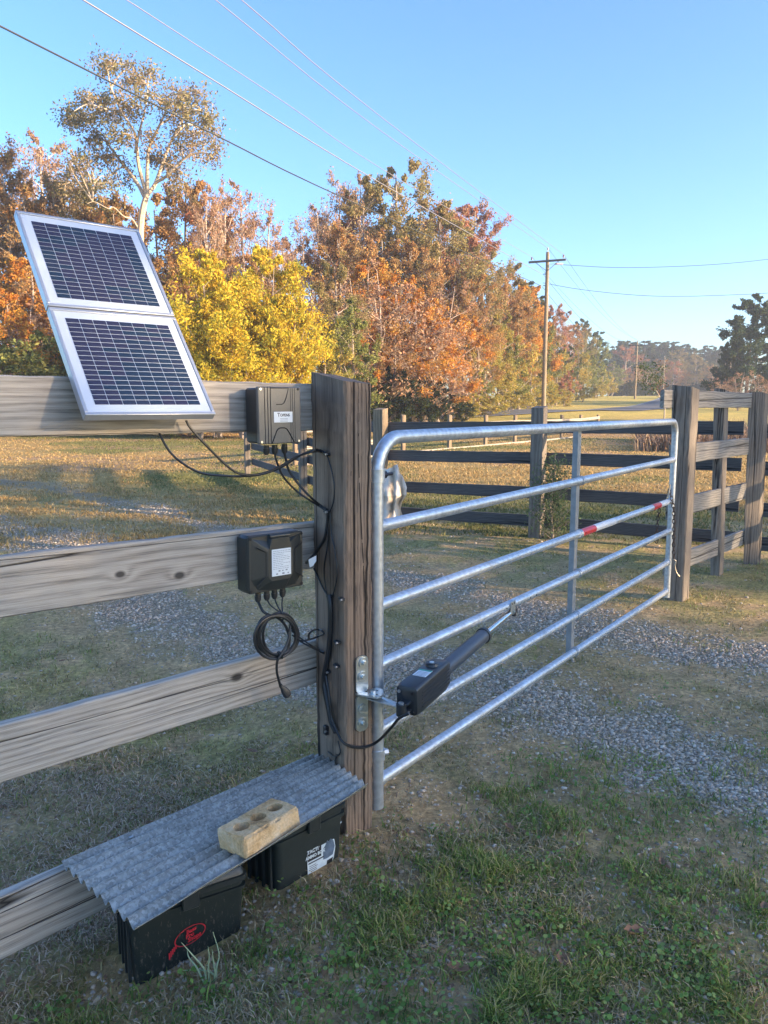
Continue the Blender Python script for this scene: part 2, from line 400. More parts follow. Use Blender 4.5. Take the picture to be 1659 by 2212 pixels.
# ---- blades, litter, stones as real geometry
rg = np.random.RandomState(11)
def scatter(n, rmin, rmax, amax=29.5, power=1.0):
    u = rg.rand(n); r = (rmin ** (1 - power) + u * (rmax ** (1 - power) - rmin ** (1 - power))) ** (1 / (1 - power)) if power != 1 else rmin * (rmax / rmin) ** u
    a_ = np.radians((rg.rand(n) * 2 - 1) * amax); return r * np.sin(a_), r * np.cos(a_)
def blades(x, y, h, w, lean, col, curl=.5):
    """x,y base; h height; w width; lean 0 upright .. 1 flat; col (n,3)"""
    n = len(x); az = rg.rand(n) * 2 * np.pi; wz = az + np.pi / 2 + rg.randn(n) * .5
    zb = terrain(x, y) - .004
    dx, dy = np.cos(az), np.sin(az); wx, wy = np.cos(wz) * w / 2, np.sin(wz) * w / 2
    l1 = lean * (.35 + .3 * rg.rand(n)); l2 = np.clip(lean + curl * rg.rand(n), 0, 1.35)
    mh = .5 * h; mx = x + dx * mh * np.sin(l1 * 1.45); my = y + dy * mh * np.sin(l1 * 1.45); mz = zb + mh * np.cos(l1 * 1.45)
    tx = mx + dx * mh * np.sin(l2 * 1.5); ty = my + dy * mh * np.sin(l2 * 1.5); tzz = np.maximum(mz + mh * np.cos(l2 * 1.5), zb + .006)
    b = np.stack([x, y, zb], -1); m = np.stack([mx, my, mz], -1); t = np.stack([tx, ty, tzz], -1); o = np.stack([wx, wy, 0 * wx], -1)
    V = np.stack([b - o, b + o, m + o * .8, m - o * .8, t], 1).reshape(-1, 3)
    k = np.arange(n)[:, None] * 5
    Fq = np.concatenate([k + np.array([[0, 1, 2, 3]]), k + np.array([[3, 2, 4]])], 1).ravel()
    npf = np.tile([4, 3], n)
    sh = (.55 + .0 * rg.rand(n))
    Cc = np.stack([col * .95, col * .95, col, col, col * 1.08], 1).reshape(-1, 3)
    return V, Fq, npf, Cc
blade_mat = attr_mat('grass_blade', .7, .45, .25)
litter_mat = attr_mat('dry_straw', .85, .1, .15)
def pick(pal, n, jit=.25):
    pal = np.array(pal); c = pal[rg.randint(0, len(pal), n)]; return c * (1 + jit * (rg.rand(n, 1) * 2 - 1))
def clear_of_things(x, y):
    ok = np.ones(len(x), bool)
    for c, d_, L_, W2 in (((-.70, 1.90), (.86, .51), .36, .24), ((-.335, 2.21), (.72, .69), .28, .22)):
        ux = (x - c[0]) * d_[0] + (y - c[1]) * d_[1]; vy = (x - c[0]) * -d_[1] + (y - c[1]) * d_[0]
        ok &= ~((ux > -.01) & (ux < L_ + .01) & (vy > -.01) & (vy < W2 + .03))
    ok &= np.hypot(x + .12, y - 2.64) > .12
    return ok
# green grass
x, y = scatter(330000, 1.45, 16, power=1.55); gr, di, g, li = masks(x, y)
cl = fbm(x, y, 6, 30, 3)
keep = (rg.rand(len(x)) < np.clip(g * 1.15 * (1 - .93 * gr) * (1 - .9 * di) * (.08 + 1.3 * smooth(.42, .64, cl)), 0, 1)) & clear_of_things(x, y)
x, y = x[keep], y[keep]; r = np.hypot(x, y); n = len(x); foot = ((x + .1) * .663 + (y - 2.62) * -.749 > .1) & (y < 3.4)
h = (.014 + .024 * rg.rand(n)) * (1 + .6 * foot) * (.65 + .8 * smooth(.4, .7, fbm(x, y, 4, 33, 3))); w = .0021 + .0016 * rg.rand(n) + .0006 * r
c1 = pick([(.20, .29, .06), (.25, .33, .075), (.33, .36, .10), (.16, .22, .055), (.46, .41, .17), (.52, .43, .21)], n)
c2 = pick([(.28, .25, .10), (.36, .28, .13), (.43, .33, .17), (.23, .22, .08)], n)
col = np.where((foot | (rg.rand(n) < .35))[:, None], c1, c2)
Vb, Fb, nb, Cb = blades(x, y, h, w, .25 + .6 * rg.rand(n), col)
tag(link(bpy.data.objects.new('grass', np_mesh('grass', Vb, Fb, nb, Cb, blade_mat)), 'grass', Matrix.Identity(4), None), 'short mixed green and yellowing grass covering the ground around the gate', 'grass', kind='stuff')
# taller tufts on the near side
xs, ys, hs_, = [], [], []
tx_, ty_ = scatter(1500, 1.5, 4.2, power=1.3)
gr, di, g, li = masks(tx_, ty_); kk = (rg.rand(1500) < g * (1 - gr) * .9) & (((tx_ + .1) * .663 + (ty_ - 2.62) * -.749) > .02) & clear_of_things(tx_, ty_)
extra = [PZ(px, py, -.05)[:2] for px, py in ((330, 2160), (300, 2130), (450, 2170), (560, 2110), (640, 1960), (600, 2200), (200, 2180), (120, 2190), (60, 2150), (740, 1990), (790, 1960), (540, 2070), (400, 2190), (230, 2200), (700, 1880), (840, 1960), (900, 1890))]
tufts = [(p, q) for p, q in zip(tx_[kk], ty_[kk])][::2] + [tuple(e_) for e_ in extra] * 2
for (p, q) in tufts:
    m_ = rg.randint(7, 20); s_ = .02 + .02 * rg.rand()
    xs.append(p + rg.randn(m_) * s_); ys.append(q + rg.randn(m_) * s_); hs_.append((.03 + .035 * rg.rand()) * (.55 + .7 * rg.rand(m_)))
x = np.concatenate(xs); y = np.concatenate(ys); h = np.concatenate(hs_); n = len(x)
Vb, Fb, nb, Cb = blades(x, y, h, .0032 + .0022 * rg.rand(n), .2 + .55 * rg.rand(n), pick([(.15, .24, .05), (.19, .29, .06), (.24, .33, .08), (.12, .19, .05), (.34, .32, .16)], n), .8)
tag(link(bpy.data.objects.new('grass_tufts', np_mesh('grass_tufts', Vb, Fb, nb, Cb, blade_mat)), 'grass_tufts', Matrix.Identity(4), None), 'taller bright green grass tufts growing in the near turf', 'grass', kind='stuff')
# dry straw
x, y = scatter(330000, 1.45, 14, power=1.6); gr, di, g, li = masks(x, y)
keep = (rg.rand(len(x)) < np.clip((.5 + .5 * li) * (1 - .9 * gr) * (1 - .75 * di) * (.22 + 1.0 * smooth(.38, .66, fbm(x, y, 5, 40, 3))), 0, 1)) & clear_of_things(x, y)
x, y, li = x[keep], y[keep], li[keep]; n = len(x); r = np.hypot(x, y)
col = np.where((rg.rand(n) < li)[:, None], pick([(.46, .32, .21), (.54, .38, .26), (.33, .225, .15), (.64, .49, .35), (.27, .29, .11)], n), pick([(.46, .35, .21), (.36, .26, .15), (.54, .43, .27), (.28, .22, .11), (.28, .26, .10)], n))
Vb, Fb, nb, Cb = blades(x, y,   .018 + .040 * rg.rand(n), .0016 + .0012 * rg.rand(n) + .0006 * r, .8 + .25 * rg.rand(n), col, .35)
tag(link(bpy.data.objects.new('dry_straw', np_mesh('dry_straw', Vb, Fb, nb, Cb, litter_mat)), 'dry_straw', Matrix.Identity(4), None), 'dry tan straw and dead grass lying over the ground', 'dead grass', kind='stuff')
# coarse field grass farther off
x, y = scatter(150000, 9, 46, power=1.15); gr, di, g, li = masks(x, y); keep = rg.rand(len(x)) < (1 - .9 * gr) * (.3 + smooth(.4, .6, fbm(x, y, 1.5, 50, 3))); x, y = x[keep], y[keep]; n = len(x); r = np.hypot(x, y)
gm_ = smooth(.50, .68, fbm(x, y, .16, 5)); col = np.where((rg.rand(n) < gm_)[:, None], pick([(.21, .21, .075), (.27, .25, .10), (.17, .18, .06)], n), pick([(.52, .35, .14), (.60, .41, .18), (.42, .27, .11), (.36, .27, .11)], n))
Vb, Fb, nb, Cb = blades(x, y, .03 + .05 * rg.rand(n), .004 + .0011 * r, .3 + .5 * rg.rand(n), col)
tag(link(bpy.data.objects.new('field_grass', np_mesh('field_grass', Vb, Fb, nb, Cb, blade_mat)), 'field_grass', Matrix.Identity(4), None), 'autumn yellow grass of the mown field behind the gate', 'grass', kind='stuff')
# clover and round weed leaves
cx, cy = scatter(1100, 1.5, 4.5, power=1.4); gr, di, g, li = masks(cx, cy); kk = (rg.rand(len(cx)) < g * (1 - gr) * smooth(.42, .6, fbm(cx, cy, 2.2, 61, 3))) & (((cx + .1) * .663 + (cy - 2.62) * -.749) > .0) & clear_of_things(cx, cy)
cxy = list(zip(cx[kk], cy[kk])) + [tuple(PZ(px, py, -.05)[:2]) for px, py in ((330, 2130), (420, 2130), (560, 2120), (590, 2050), (640, 2180), (480, 2175), (900, 2140), (870, 2150), (60, 2180), (130, 2150), (760, 2120), (1420, 2130), (1450, 2100), (1480, 2120), (590, 1960), (660, 1990), (800, 1930))] * 2
Vv = []; Ff = []; Cc = []; o_ = 0
for p, q in cxy:
    for _ in range(rg.randint(4, 12)):
        ax_, ay_ = p + rg.randn() * .03, q + rg.randn() * .03; zz = tz(ax_, ay_) + .012 + .035 * rg.rand(); s_ = .0038 + .0045 * rg.rand()
        tn = Vector((rg.randn() * .35, rg.randn() * .35, 1)).normalized(); u = tn.orthogonal().normalized(); w_ = tn.cross(u); ph = rg.rand() * 6
        cc_ = np.array([(.20, .33, .08), (.15, .26, .06), (.28, .38, .12)][rg.randint(3)]) * (.8 + .4 * rg.rand())
        for k in range(8):
            d_ = u * math.cos(ph + k * .785) + w_ * math.sin(ph + k * .785) * .85; Vv.append((ax_ + d_.x * s_, ay_ + d_.y * s_, zz + d_.z * s_)); Cc.append(cc_)
        Ff += list(range(o_, o_ + 8)); o_ += 8
tag(link(bpy.data.objects.new('clover', np_mesh('clover', Vv, Ff, np.full(len(Ff) // 8, 8), Cc, blade_mat)), 'clover', Matrix.Identity(4), None), 'small round leaved weeds sprouting through the near grass', 'weeds', kind='stuff')
# crumbled leaves and bark scraps
x, y = scatter(3600, 1.5, 8, power=1.4); kk = clear_of_things(x, y); x, y = x[kk], y[kk]; n = len(x)
th = rg.rand(n) * 6.28; s1 = .004 + .010 * rg.rand(n) ** 2; zz = terrain(x, y) + .006 + .012 * rg.rand(n); tl = (rg.rand(n) - .5) * .9
ca, sa = np.cos(th), np.sin(th); q = []
for a_, c_, l_ in ((-1, 0, 0), (0, -.55, .25), (1, .1, 0), (.1, .6, .3)): q.append(np.stack([x + s1 * (a_ * ca - c_ * sa), y + s1 * (a_ * sa + c_ * ca), zz + s1 * (l_ + a_ * tl)], -1))
Vl = np.stack(q, 1).reshape(-1, 3); cl_ = pick([(.30, .17, .09), (.40, .26, .15), (.22, .13, .08), (.48, .36, .24)], n)
tag(link(bpy.data.objects.new('leaf_scraps', np_mesh('leaf_scraps', Vl, np.arange(4 * n), np.full(n, 4), np.repeat(cl_, 4, 0), litter_mat)), 'leaf_scraps', Matrix.Identity(4), None), 'small brown leaf scraps scattered through the grass and soil', 'leaf litter', kind='stuff')
# gravel stones
ico = [(0, 0, 1)] + [(.894 * math.cos(k * 1.2566), .894 * math.sin(k * 1.2566), .447) for k in range(5)] + [(.894 * math.cos(k * 1.2566 + .628), .894 * math.sin(k * 1.2566 + .628), -.447) for k in range(5)] + [(0, 0, -1)]
ico = np.array(ico); icf = []
for k in range(5):
    k2 = (k + 1) % 5; icf += [(0, 1 + k, 1 + k2), (1 + k, 6 + k, 1 + k2), (1 + k2, 6 + k, 6 + k2), (6 + k, 11, 6 + k2)]
icf = np.array(icf)
x, y = scatter(260000, 1.8, 13, power=1.5); gr, di, g, li = masks(x, y)
keep = rg.rand(len(x)) < np.clip(gr * 1.0 + di * .05 + .002, 0, 1); x, y = x[keep][:36000], y[keep][:36000]; n = len(x); r = np.hypot(x, y)
s_ = (.0024 + .0055 * rg.rand(n) ** 2.2) * (1 + .09 * r)
sq = np.stack([1 + .4 * rg.rand(n), .7 + .4 * rg.rand(n), .45 + .35 * rg.rand(n)], -1); th = rg.rand(n) * 6.283
P_ = ico[None] * (1 + .22 * rg.randn(n, 12, 1)) * (s_[:, None] * sq)[:, None, :]
X = P_[..., 0] * np.cos(th)[:, None] - P_[..., 1] * np.sin(th)[:, None]; Y = P_[..., 0] * np.sin(th)[:, None] + P_[..., 1] * np.cos(th)[:, None]
P_ = np.stack([X + x[:, None], Y + y[:, None], P_[..., 2] + (terrain(x, y) + s_ * .25)[:, None]], -1)
cst = pick([(.48, .40, .31), (.42, .35, .28), (.54, .45, .35), (.52, .39, .27), (.33, .27, .215), (.60, .52, .42)], n, .15)
tag(link(bpy.data.objects.new('gravel', np_mesh('gravel', P_.reshape(-1, 3), (icf[None] + (np.arange(n) * 12)[:, None, None]).ravel(), np.full(n * 20, 3), np.repeat(cst, 12, 0), attr_mat('gravel_stone', .85))), 'gravel', Matrix.Identity(4), None), 'grey crushed gravel in the two wheel ruts of the drive', 'gravel', kind='stuff')
# fallen leaves one can pick out
leafm = plain('dead_leaf', (.23, .12, .06), .7, 0, .3, 60, .3)
LV = [(1372, 2022, .034, 'large curled brown leaf lying alone in the green grass at lower right'), (1430, 1868, .022, 'small tan leaf in the grass below the gravel rut'), (545, 1605, .03, 'reddish brown leaf on the ground left of the post base below the third board'), (133, 1410, .024, 'pinkish dry leaf in the grass seen between the second and third boards'), (1100, 1790, .024, 'pale buff leaf in the thin grass right of the gate hinge'), (545, 1478, .026, 'brown leaf under the hanging cable plug'), (1215, 2088, .03, 'dark narrow leaf in the bare patch near the bottom of the picture'), (990, 2110, .032, 'long folded tan leaf near the bottom edge'), (1650, 1970, .022, 'pale leaf at the right edge of the near grass')]
for k, (px, py, s0, lb) in enumerate(LV):
    p = PZ(px, py, 0); z0 = tz(p.x, p.y) + .02; th0 = k * 1.3; b = MB()
    def fn(u, v_):
        t = u * 2 - 1; wdt = (1 - t * t) ** .7 * (.5 + .12 * math.sin(9 * t + k)); s2 = (v_ * 2 - 1) * wdt
        lx, ly, lz = t * s0, s2 * s0, abs(s2) * s0 * .55 + .25 * s0 * t * t
        return (p.x + lx * math.cos(th0) - ly * math.sin(th0), p.y + lx * math.sin(th0) + ly * math.cos(th0), z0 + lz)
    b.grid(fn, 8, 4); b.cyl(fn(1, .5), tuple(Vector(fn(1, .5)) + Vector((math.cos(th0), math.sin(th0), .1)) * s0 * .5), .0012, .0008, 5)
    o = put('fallen_leaf', b, leafm, loc=(p.x, p.y, z0)); tag(o, lb, 'leaf')

# ------------------------------------------------------------------ trees
bark = {}
def bark_mat(name, col): 
    m = plain(name, col, .9, 0, .35, 6, .6); return m
BK_PALE = bark_mat('pale_bark', (.48, .38, .27)); BK_GREY = bark_mat('grey_bark', (.30, .24, .19)); BK_DARK = bark_mat('dark_bark', (.09, .07, .055)); BK_TWIG = bark_mat('twig_bark', (.48, .37, .29))
leaf_mat = attr_mat('foliage', .75, .38, .2)
def rot_about(v, ax, an): return Matrix.Rotation(an, 3, ax) @ v
def skeleton(rnd, H, crown0, spread, nb, up=.6, sub=4, wob=.05, multi=1, twigs=3):
    """returns tube list [(pts,radii)] and twig anchors"""
    tubes = []; anchors = []
    def grow(p, d, L_, r, lev):
        k = 5 if lev == 0 else 4; pts = [p.copy()]; rr = [r]; q = p.copy(); dd = d.copy()
        for i in range(k):
            dd = (dd + Vector((rnd.uniform(-1, 1), rnd.uniform(-1, 1), rnd.uniform(-.3, .7) * up)) * .22).normalized()
            q = q + dd * (L_ / k); pts.append(q.copy()); rr.append(r * (1 - .66 * (i + 1) / k))
        tubes.append((pts, rr, lev))
        if lev >= 2:
            for i in range(1, len(pts)): anchors.append((pts[i], L_ * .5))
            return
        for i in range(sub if lev == 0 else twigs):
            t = rnd.uniform(.3, 1); j = min(int(t * k), k - 1); f = t * k - j; s = pts[j].lerp(pts[j + 1], f)
            nd = rot_about(dd, Vector((rnd.uniform(-1, 1), rnd.uniform(-1, 1), rnd.uniform(-1, 1))).normalized(), rnd.uniform(.4, 1.1))
            nd.z += .25 * up; nd.normalize(); grow(s, nd, L_ * rnd.uniform(.4, .65), r * .5 * (1 - .6 * t), lev + 1)
    for m_ in range(multi):
        lean = Vector((rnd.uniform(-1, 1), rnd.uniform(-1, 1), 0)) * (.05 if multi == 1 else .22)
        pts = []; rr = []; n = 9; h = H * (.93 if m_ == 0 else rnd.uniform(.6, .9)); x0 = Vector((rnd.uniform(-1, 1), rnd.uniform(-1, 1), 0)) * (0 if multi == 1 else .03 * H)
        off = Vector((0, 0, 0)); R0 = H * (.019 if multi == 1 else .011)
        for i in range(n + 1):
            off += Vector((rnd.uniform(-1, 1), rnd.uniform(-1, 1), 0)) * wob * H / n
            pts.append(x0 + off + lean * (h * i / n) + Vector((0, 0, h * i / n))); rr.append(R0 * (1 - .88 * i / n) * (1.35 if i == 0 else 1))
        tubes.append((pts, rr, -1))
        for i in range(nb):
            t = crown0 + (1 - crown0) * (i + rnd.random()) / nb; j = min(int(t * n), n - 1); s = pts[j].lerp(pts[j + 1], t * n - j); an = i * 2.4 + rnd.uniform(-.5, .5)
            prof = math.sin(math.pi * min(1, max(0.08, (t - crown0) / (1 - crown0) * .8 + .2)) ** .8) * .75 + .25
            d = Vector((math.cos(an), math.sin(an), up * rnd.uniform(.6, 1.3))).normalized()
            grow(s, d, spread * H * prof * rnd.uniform(.7, 1.1), R0 * .42 * (1 - .75 * t), 0)
    return tubes, anchors
def tube_mesh(name, tubes, mt, sides=(7, 5, 4, 3)):
    b = MB()
    for pts, rr, lev in tubes: b.tube(pts, rr, sides[min(lev + 1, 3)], False)
    me = b.mesh(name, smooth=True); me.materials.append(mt); return me
def leaf_mesh(name, rs, anchors, n, size, pal, sig=1.0, dens=1.0, shape=1.0, dark=.45, clump=None):
    A = np.array([tuple(a_[0]) for a_ in anchors]); S = np.array([a_[1] for a_ in anchors])
    keepA = rs.rand(len(A)) < dens; A = A[keepA]; S = S[keepA]
    pal = np.array(pal); ac = pal[rs.randint(0, len(pal), len(A))] * (1 + .3 * (rs.rand(len(A), 1) - .5))
    idx = rs.randint(0, len(A), n); P_ = A[idx] + rs.randn(n, 3) * (S[idx] * .52 * sig)[:, None] * np.array([1, 1, .8])
    u = rs.randn(n, 3); u /= np.linalg.norm(u, axis=1)[:, None]; w_ = rs.randn(n, 3); w_ = np.cross(u, w_); w_ /= np.linalg.norm(w_, axis=1)[:, None]
    s_ = (size * (.6 + .8 * rs.rand(n)))[:, None]
    V = np.stack([P_ - u * s_ * shape, P_ + w_ * s_ * .5, P_ + u * s_ * shape, P_ - w_ * s_ * .5], 1).reshape(-1, 3)
    col = ac[idx] * (1 + .5 * (rs.rand(n, 1) - .5))
    return np_mesh(name, V, np.arange(4 * n), np.full(n, 4), np.repeat(col, 4, 0), leaf_mat)
PAL = dict(
    rust=[(.42, .21, .07), (.48, .27, .09), (.34, .19, .08), (.40, .26, .12), (.28, .21, .09)],
    orange=[(.58, .23, .03), (.60, .32, .05), (.50, .19, .03), (.46, .27, .07)],
    red=[(.42, .16, .08), (.45, .21, .11), (.36, .15, .10), (.38, .23, .13)],
    pink=[(.44, .26, .15), (.40, .21, .12), (.46, .30, .17), (.33, .23, .14)],
    yellow=[(.60, .43, .03), (.66, .50, .04), (.46, .39, .04), (.38, .36, .04), (.66, .42, .04)],
    olive=[(.27, .22, .075), (.33, .25, .10), (.22, .20, .07), (.37, .26, .12)],
    gold=[(.48, .38, .08), (.38, .33, .08), (.32, .31, .08), (.52, .35, .08)],
    green=[(.20, .22, .06), (.25, .26, .07), (.16, .18, .05), (.30, .28, .08)],
    pine=[(.05, .085, .035), (.065, .10, .04), (.04, .07, .03), (.09, .11, .04)],
    dark=[(.028, .045, .018), (.04, .06, .022), (.05, .06, .02)])
PROTO = {}
def proto(key, H, c0, spread, nb, pal, nleaf, size, barkm, seed, **kw):
    lk = {k: kw.pop(k) for k in ('sig', 'dens', 'shape') if k in kw}
    rnd = random.Random(seed); rs = np.random.RandomState(seed); tb, an = skeleton(rnd, H, c0, spread, nb, **kw)
    top = max(max(p.z for p in t[0]) for t in tb)
    tm = tube_mesh('trunk', tb, barkm); lm = leaf_mesh('crown', rs, an, nleaf, size, PAL[pal], **lk)
    PROTO.setdefault(key, []).append((tm, lm, top))
for s in (0, 1, 2): proto('rust', 16, .22, .24, 17, 'rust', 16250, 0.099, BK_GREY, 100 + s, sub=4, up=.7)
for s in (0, 1): proto('orange', 11, .12, .27, 15, 'orange', 16250, 0.086, BK_GREY, 120 + s, sub=4)
for s in (0, 1): proto('red', 16, .25, .22, 16, 'red', 13650, 0.086, BK_GREY, 130 + s, sub=4, up=.8)
for s in (0, 1, 2): proto('bare', 16, .25, .22, 17, 'pink', 3200, .085, BK_TWIG, 140 + s, sub=5, up=1.1, twigs=5)
for s in (0, 1): proto('olive', 18, .28, .22, 17, 'olive', 16250, 0.103, BK_GREY, 150 + s, sub=4, up=.6)
for s in (0, 1): proto('gold', 10, .06, .26, 17, 'gold', 16250, 0.086, BK_GREY, 160 + s, sub=4)
for s in (0, 1): proto('green', 11, .05, .25, 17, 'green', 16250, 0.095, BK_GREY, 170 + s, sub=4)
for s in (0, 1): proto('yellow', 8.5, .03, .30, 22, 'yellow', 34000, .062, BK_GREY, 180 + s, sub=5, multi=2, shape=1.5, sig=1.1, up=.8)
for s in (0, 1): proto('dark', 4.5, .02, .34, 14, 'dark', 9000, .085, BK_DARK, 190 + s, sub=4, multi=2)
for s in (0, 1): proto('shrub', 3.2, .0, .36, 12, 'green', 7000, .06, BK_DARK, 200 + s, sub=4, multi=3)
for s in (0, 1): proto('goldshrub', 3.2, .0, .36, 12, 'gold', 7000, .06, BK_GREY, 205 + s, sub=4, multi=3)
for s in (0, 1): proto('tangle', 7, .03, .30, 12, 'pink', 2600, .07, BK_TWIG, 210 + s, sub=5, multi=3, up=.5, twigs=5)
for s in (0, 1, 2): proto('pine', 17, .18, .15, 30, 'pine', 12000, .16, BK_DARK, 220 + s, sub=4, up=.25, shape=1.3, wob=.02)
for s in (0, 1): proto('bigpine', 13, .04, .27, 26, 'pine', 26000, .15, BK_DARK, 230 + s, sub=5, up=.35, shape=1.2, wob=.02, sig=.75)
for s in (0, 1): proto('redshrub', 5, .05, .3, 12, 'red', 6500, .08, BK_GREY, 240 + s, sub=4, multi=2)
tree_rnd = random.Random(5)
def plant_tree(kind, x, y, H, label, group=None, wid=1.0, cat='tree', var=None, name=None, sink=.15):
    P3 = PROTO[kind]; tm, lm, top = P3[tree_rnd.randrange(len(P3)) if var is None else var]
    z = tz(x, y) - sink; s = H / top; M = Matrix.Translation((x, y, z)) @ Matrix.Rotation(tree_rnd.uniform(0, 6.28), 4, 'Z') @ Matrix.Diagonal((s * wid, s * wid, s, 1))
    names = dict(rust='autumn_tree', orange='orange_tree', red='red_leaved_tree', bare='bare_tree', olive='olive_green_tree', gold='golden_tree', green='green_tree', yellow='yellow_tree', dark='dark_shrub', shrub='green_shrub', goldshrub='golden_shrub', tangle='bare_branched_tree', pine='pine_tree', bigpine='pine_tree', redshrub='red_shrub')
    e_ = bpy.data.objects.new(name or names[kind], None); e_.empty_display_size = .3; link(e_, e_.name, Matrix.Translation((x, y, z)), None); tag(e_, label, cat, group)
    put_mesh('trunk', tm, e_, M); put_mesh('crown', lm, e_, M); return e_
def by_px(kind, px, top, Y, label, group=None, wid=1.0, **kw):
    p = PY(px, top, Y); H = p.z - tz(p.x, Y) + .15; return plant_tree(kind, p.x, Y, H, label, group, wid, **kw)

ORD = ['leftmost', 'second from left', 'third from left', 'fourth from left', 'fifth from left', 'sixth from left', 'seventh from left', 'eighth from left', 'ninth from left', 'tenth from left', 'eleventh from left', 'twelfth from left', 'thirteenth from left', 'fourteenth from left', 'fifteenth from left', 'sixteenth from left', 'seventeenth from left', 'eighteenth from left', 'nineteenth from left', 'twentieth from left', 'twenty-first from left', 'twenty-second from left', 'twenty-third from left', 'twenty-fourth from left', 'twenty-fifth from left', 'rightmost']
def order(objs, text):
    objs = sorted(objs, key=lambda o: WLD[o.name].translation.x / WLD[o.name].translation.y)
    for i, o in enumerate(objs): o['label'] = text.replace('#', 'rightmost' if i == len(objs) - 1 else ORD[i])
def keep(L_, o): L_.append(o); return o
# the tall tree over the solar panel, limbs followed from its outline
HY = 47.0
def hp(px, py, dy=0): return PY(px, py, HY + dy)
rnd = random.Random(3); limbs = []
def limb(pts, r0, r1, dy=0.0):
    n = len(pts); P_ = [hp(px, py, dy * i / max(1, n - 1)) for i, (px, py) in enumerate(pts)]; q = spline(P_, 4); m_ = len(q)
    limbs.append((q, [r0 + (r1 - r0) * i / (m_ - 1) for i in range(m_)], 0)); return q
base_px = hp(300, 900)
limb([(302, 900), (300, 700), (302, 560), (304, 490), (309, 450), (318, 418)], .25, .17)
limb([(318, 420), (335, 398), (352, 350), (372, 300), (392, 262), (410, 235)], .13, .03, 1.5)
limb([(318, 420), (318, 370), (322, 320), (345, 270), (360, 235), (372, 205)], .13, .03, -1.0)
limb([(312, 425), (296, 395), (262, 350), (238, 318), (222, 292), (195, 270)], .12, .03, 2)
limb([(316, 420), (300, 360), (296, 320), (290, 285), (262, 240), (240, 190), (232, 150)], .12, .03, -1.5)
limb([(292, 330), (300, 290), (310, 250), (318, 210), (320, 160)], .09, .03, 1)
limb([(302, 500), (286, 474), (268, 468), (246, 448), (232, 450), (205, 436), (188, 440)], .055, .012, -2)
limb([(335, 395), (360, 380), (395, 345), (430, 330), (465, 335)], .1, .03, -1)
limb([(372, 300), (400, 270), (430, 275), (460, 290)], .07, .02, 2)
limb([(250, 335), (225, 335), (200, 350), (180, 370)], .06, .02, 1)
limb([(262, 240), (225, 235), (190, 225), (160, 240)], .06, .02, -2)
limb([(345, 270), (370, 250), (385, 215), (400, 200)], .06, .02, 2)
limb([(240, 190), (260, 160), (285, 145)], .05, .02, 1)
blobs = [(245, 140, 30, 16), (275, 150, 28, 18), (320, 165, 26, 20), (230, 155, 20, 14), (300, 185, 26, 14), (180, 215, 24, 18), (205, 225, 26, 18), (160, 245, 22, 18), (240, 215, 26, 18), (280, 215, 30, 18), (330, 215, 30, 18), (370, 205, 34, 18), (400, 215, 34, 20), (430, 225, 26, 20), (445, 250, 20, 22), (410, 250, 34, 20), (370, 240, 34, 18), (300, 245, 30, 18), (255, 255, 30, 16), (215, 265, 28, 16), (180, 270, 24, 14), (150, 268, 16, 10), (455, 290, 20, 14), (465, 335, 18, 14), (430, 325, 24, 14), (390, 320, 24, 16), (230, 300, 30, 18), (260, 300, 24, 16), (205, 310, 22, 16), (340, 310, 22, 14), (400, 290, 26, 12), (180, 350, 24, 16), (210, 345, 26, 16), (240, 350, 26, 16), (150, 390, 26, 20), (190, 395, 30, 20), (230, 400, 30, 20), (120, 410, 26, 16), (160, 430, 30, 16), (360, 350, 26, 16), (385, 375, 26, 16), (370, 400, 26, 16), (260, 385, 24, 18), (330, 340, 20, 14)]
anch = []
for bx_, by_, rx_, ry_ in blobs:
    c_ = hp(bx_, by_, rnd.uniform(-2.2, 2.2)); near = min((q for L_ in limbs for q in L_[0]), key=lambda q: (q - c_).length)
    for _ in range(5):
        t_ = c_ + Vector((rnd.gauss(0, 1) * rx_ * .5, 0, rnd.gauss(0, 1) * ry_ * .5)) * (HY / F) + Vector((0, rnd.uniform(-1, 1), 0))
        mid = near.lerp(t_, .5) + Vector((rnd.uniform(-.3, .3), rnd.uniform(-.3, .3), rnd.uniform(0, .4)))
        q = spline([near, mid, t_], 3); limbs.append((q, [.035 - .025 * i / (len(q) - 1) for i in range(len(q))], 2))
        anch.append((t_, .95)); anch.append((mid.lerp(t_, .6), .7))
big = thing('tall_tree', 'tall lone tree, pale forked trunk and thin olive crown, rising above the solar panels', 'tree', (base_px.x, HY, tz(base_px.x, HY)))
b = MB()
for pts, rr, lev in limbs: b.tube(pts, rr, 8 if lev == 0 else 4, False)
put('trunk', b, BK_PALE, big)
lm = leaf_mesh('crown', np.random.RandomState(9), [(a_[0] - WLD[big.name].translation, a_[1]) for a_ in anch], 19000, .085, [(.23, .20, .08), (.29, .24, .10), (.17, .16, .07), (.33, .24, .12), (.31, .22, .13)], sig=.72)
put_mesh('crown', lm, big, Matrix.Translation(WLD[big.name].translation))

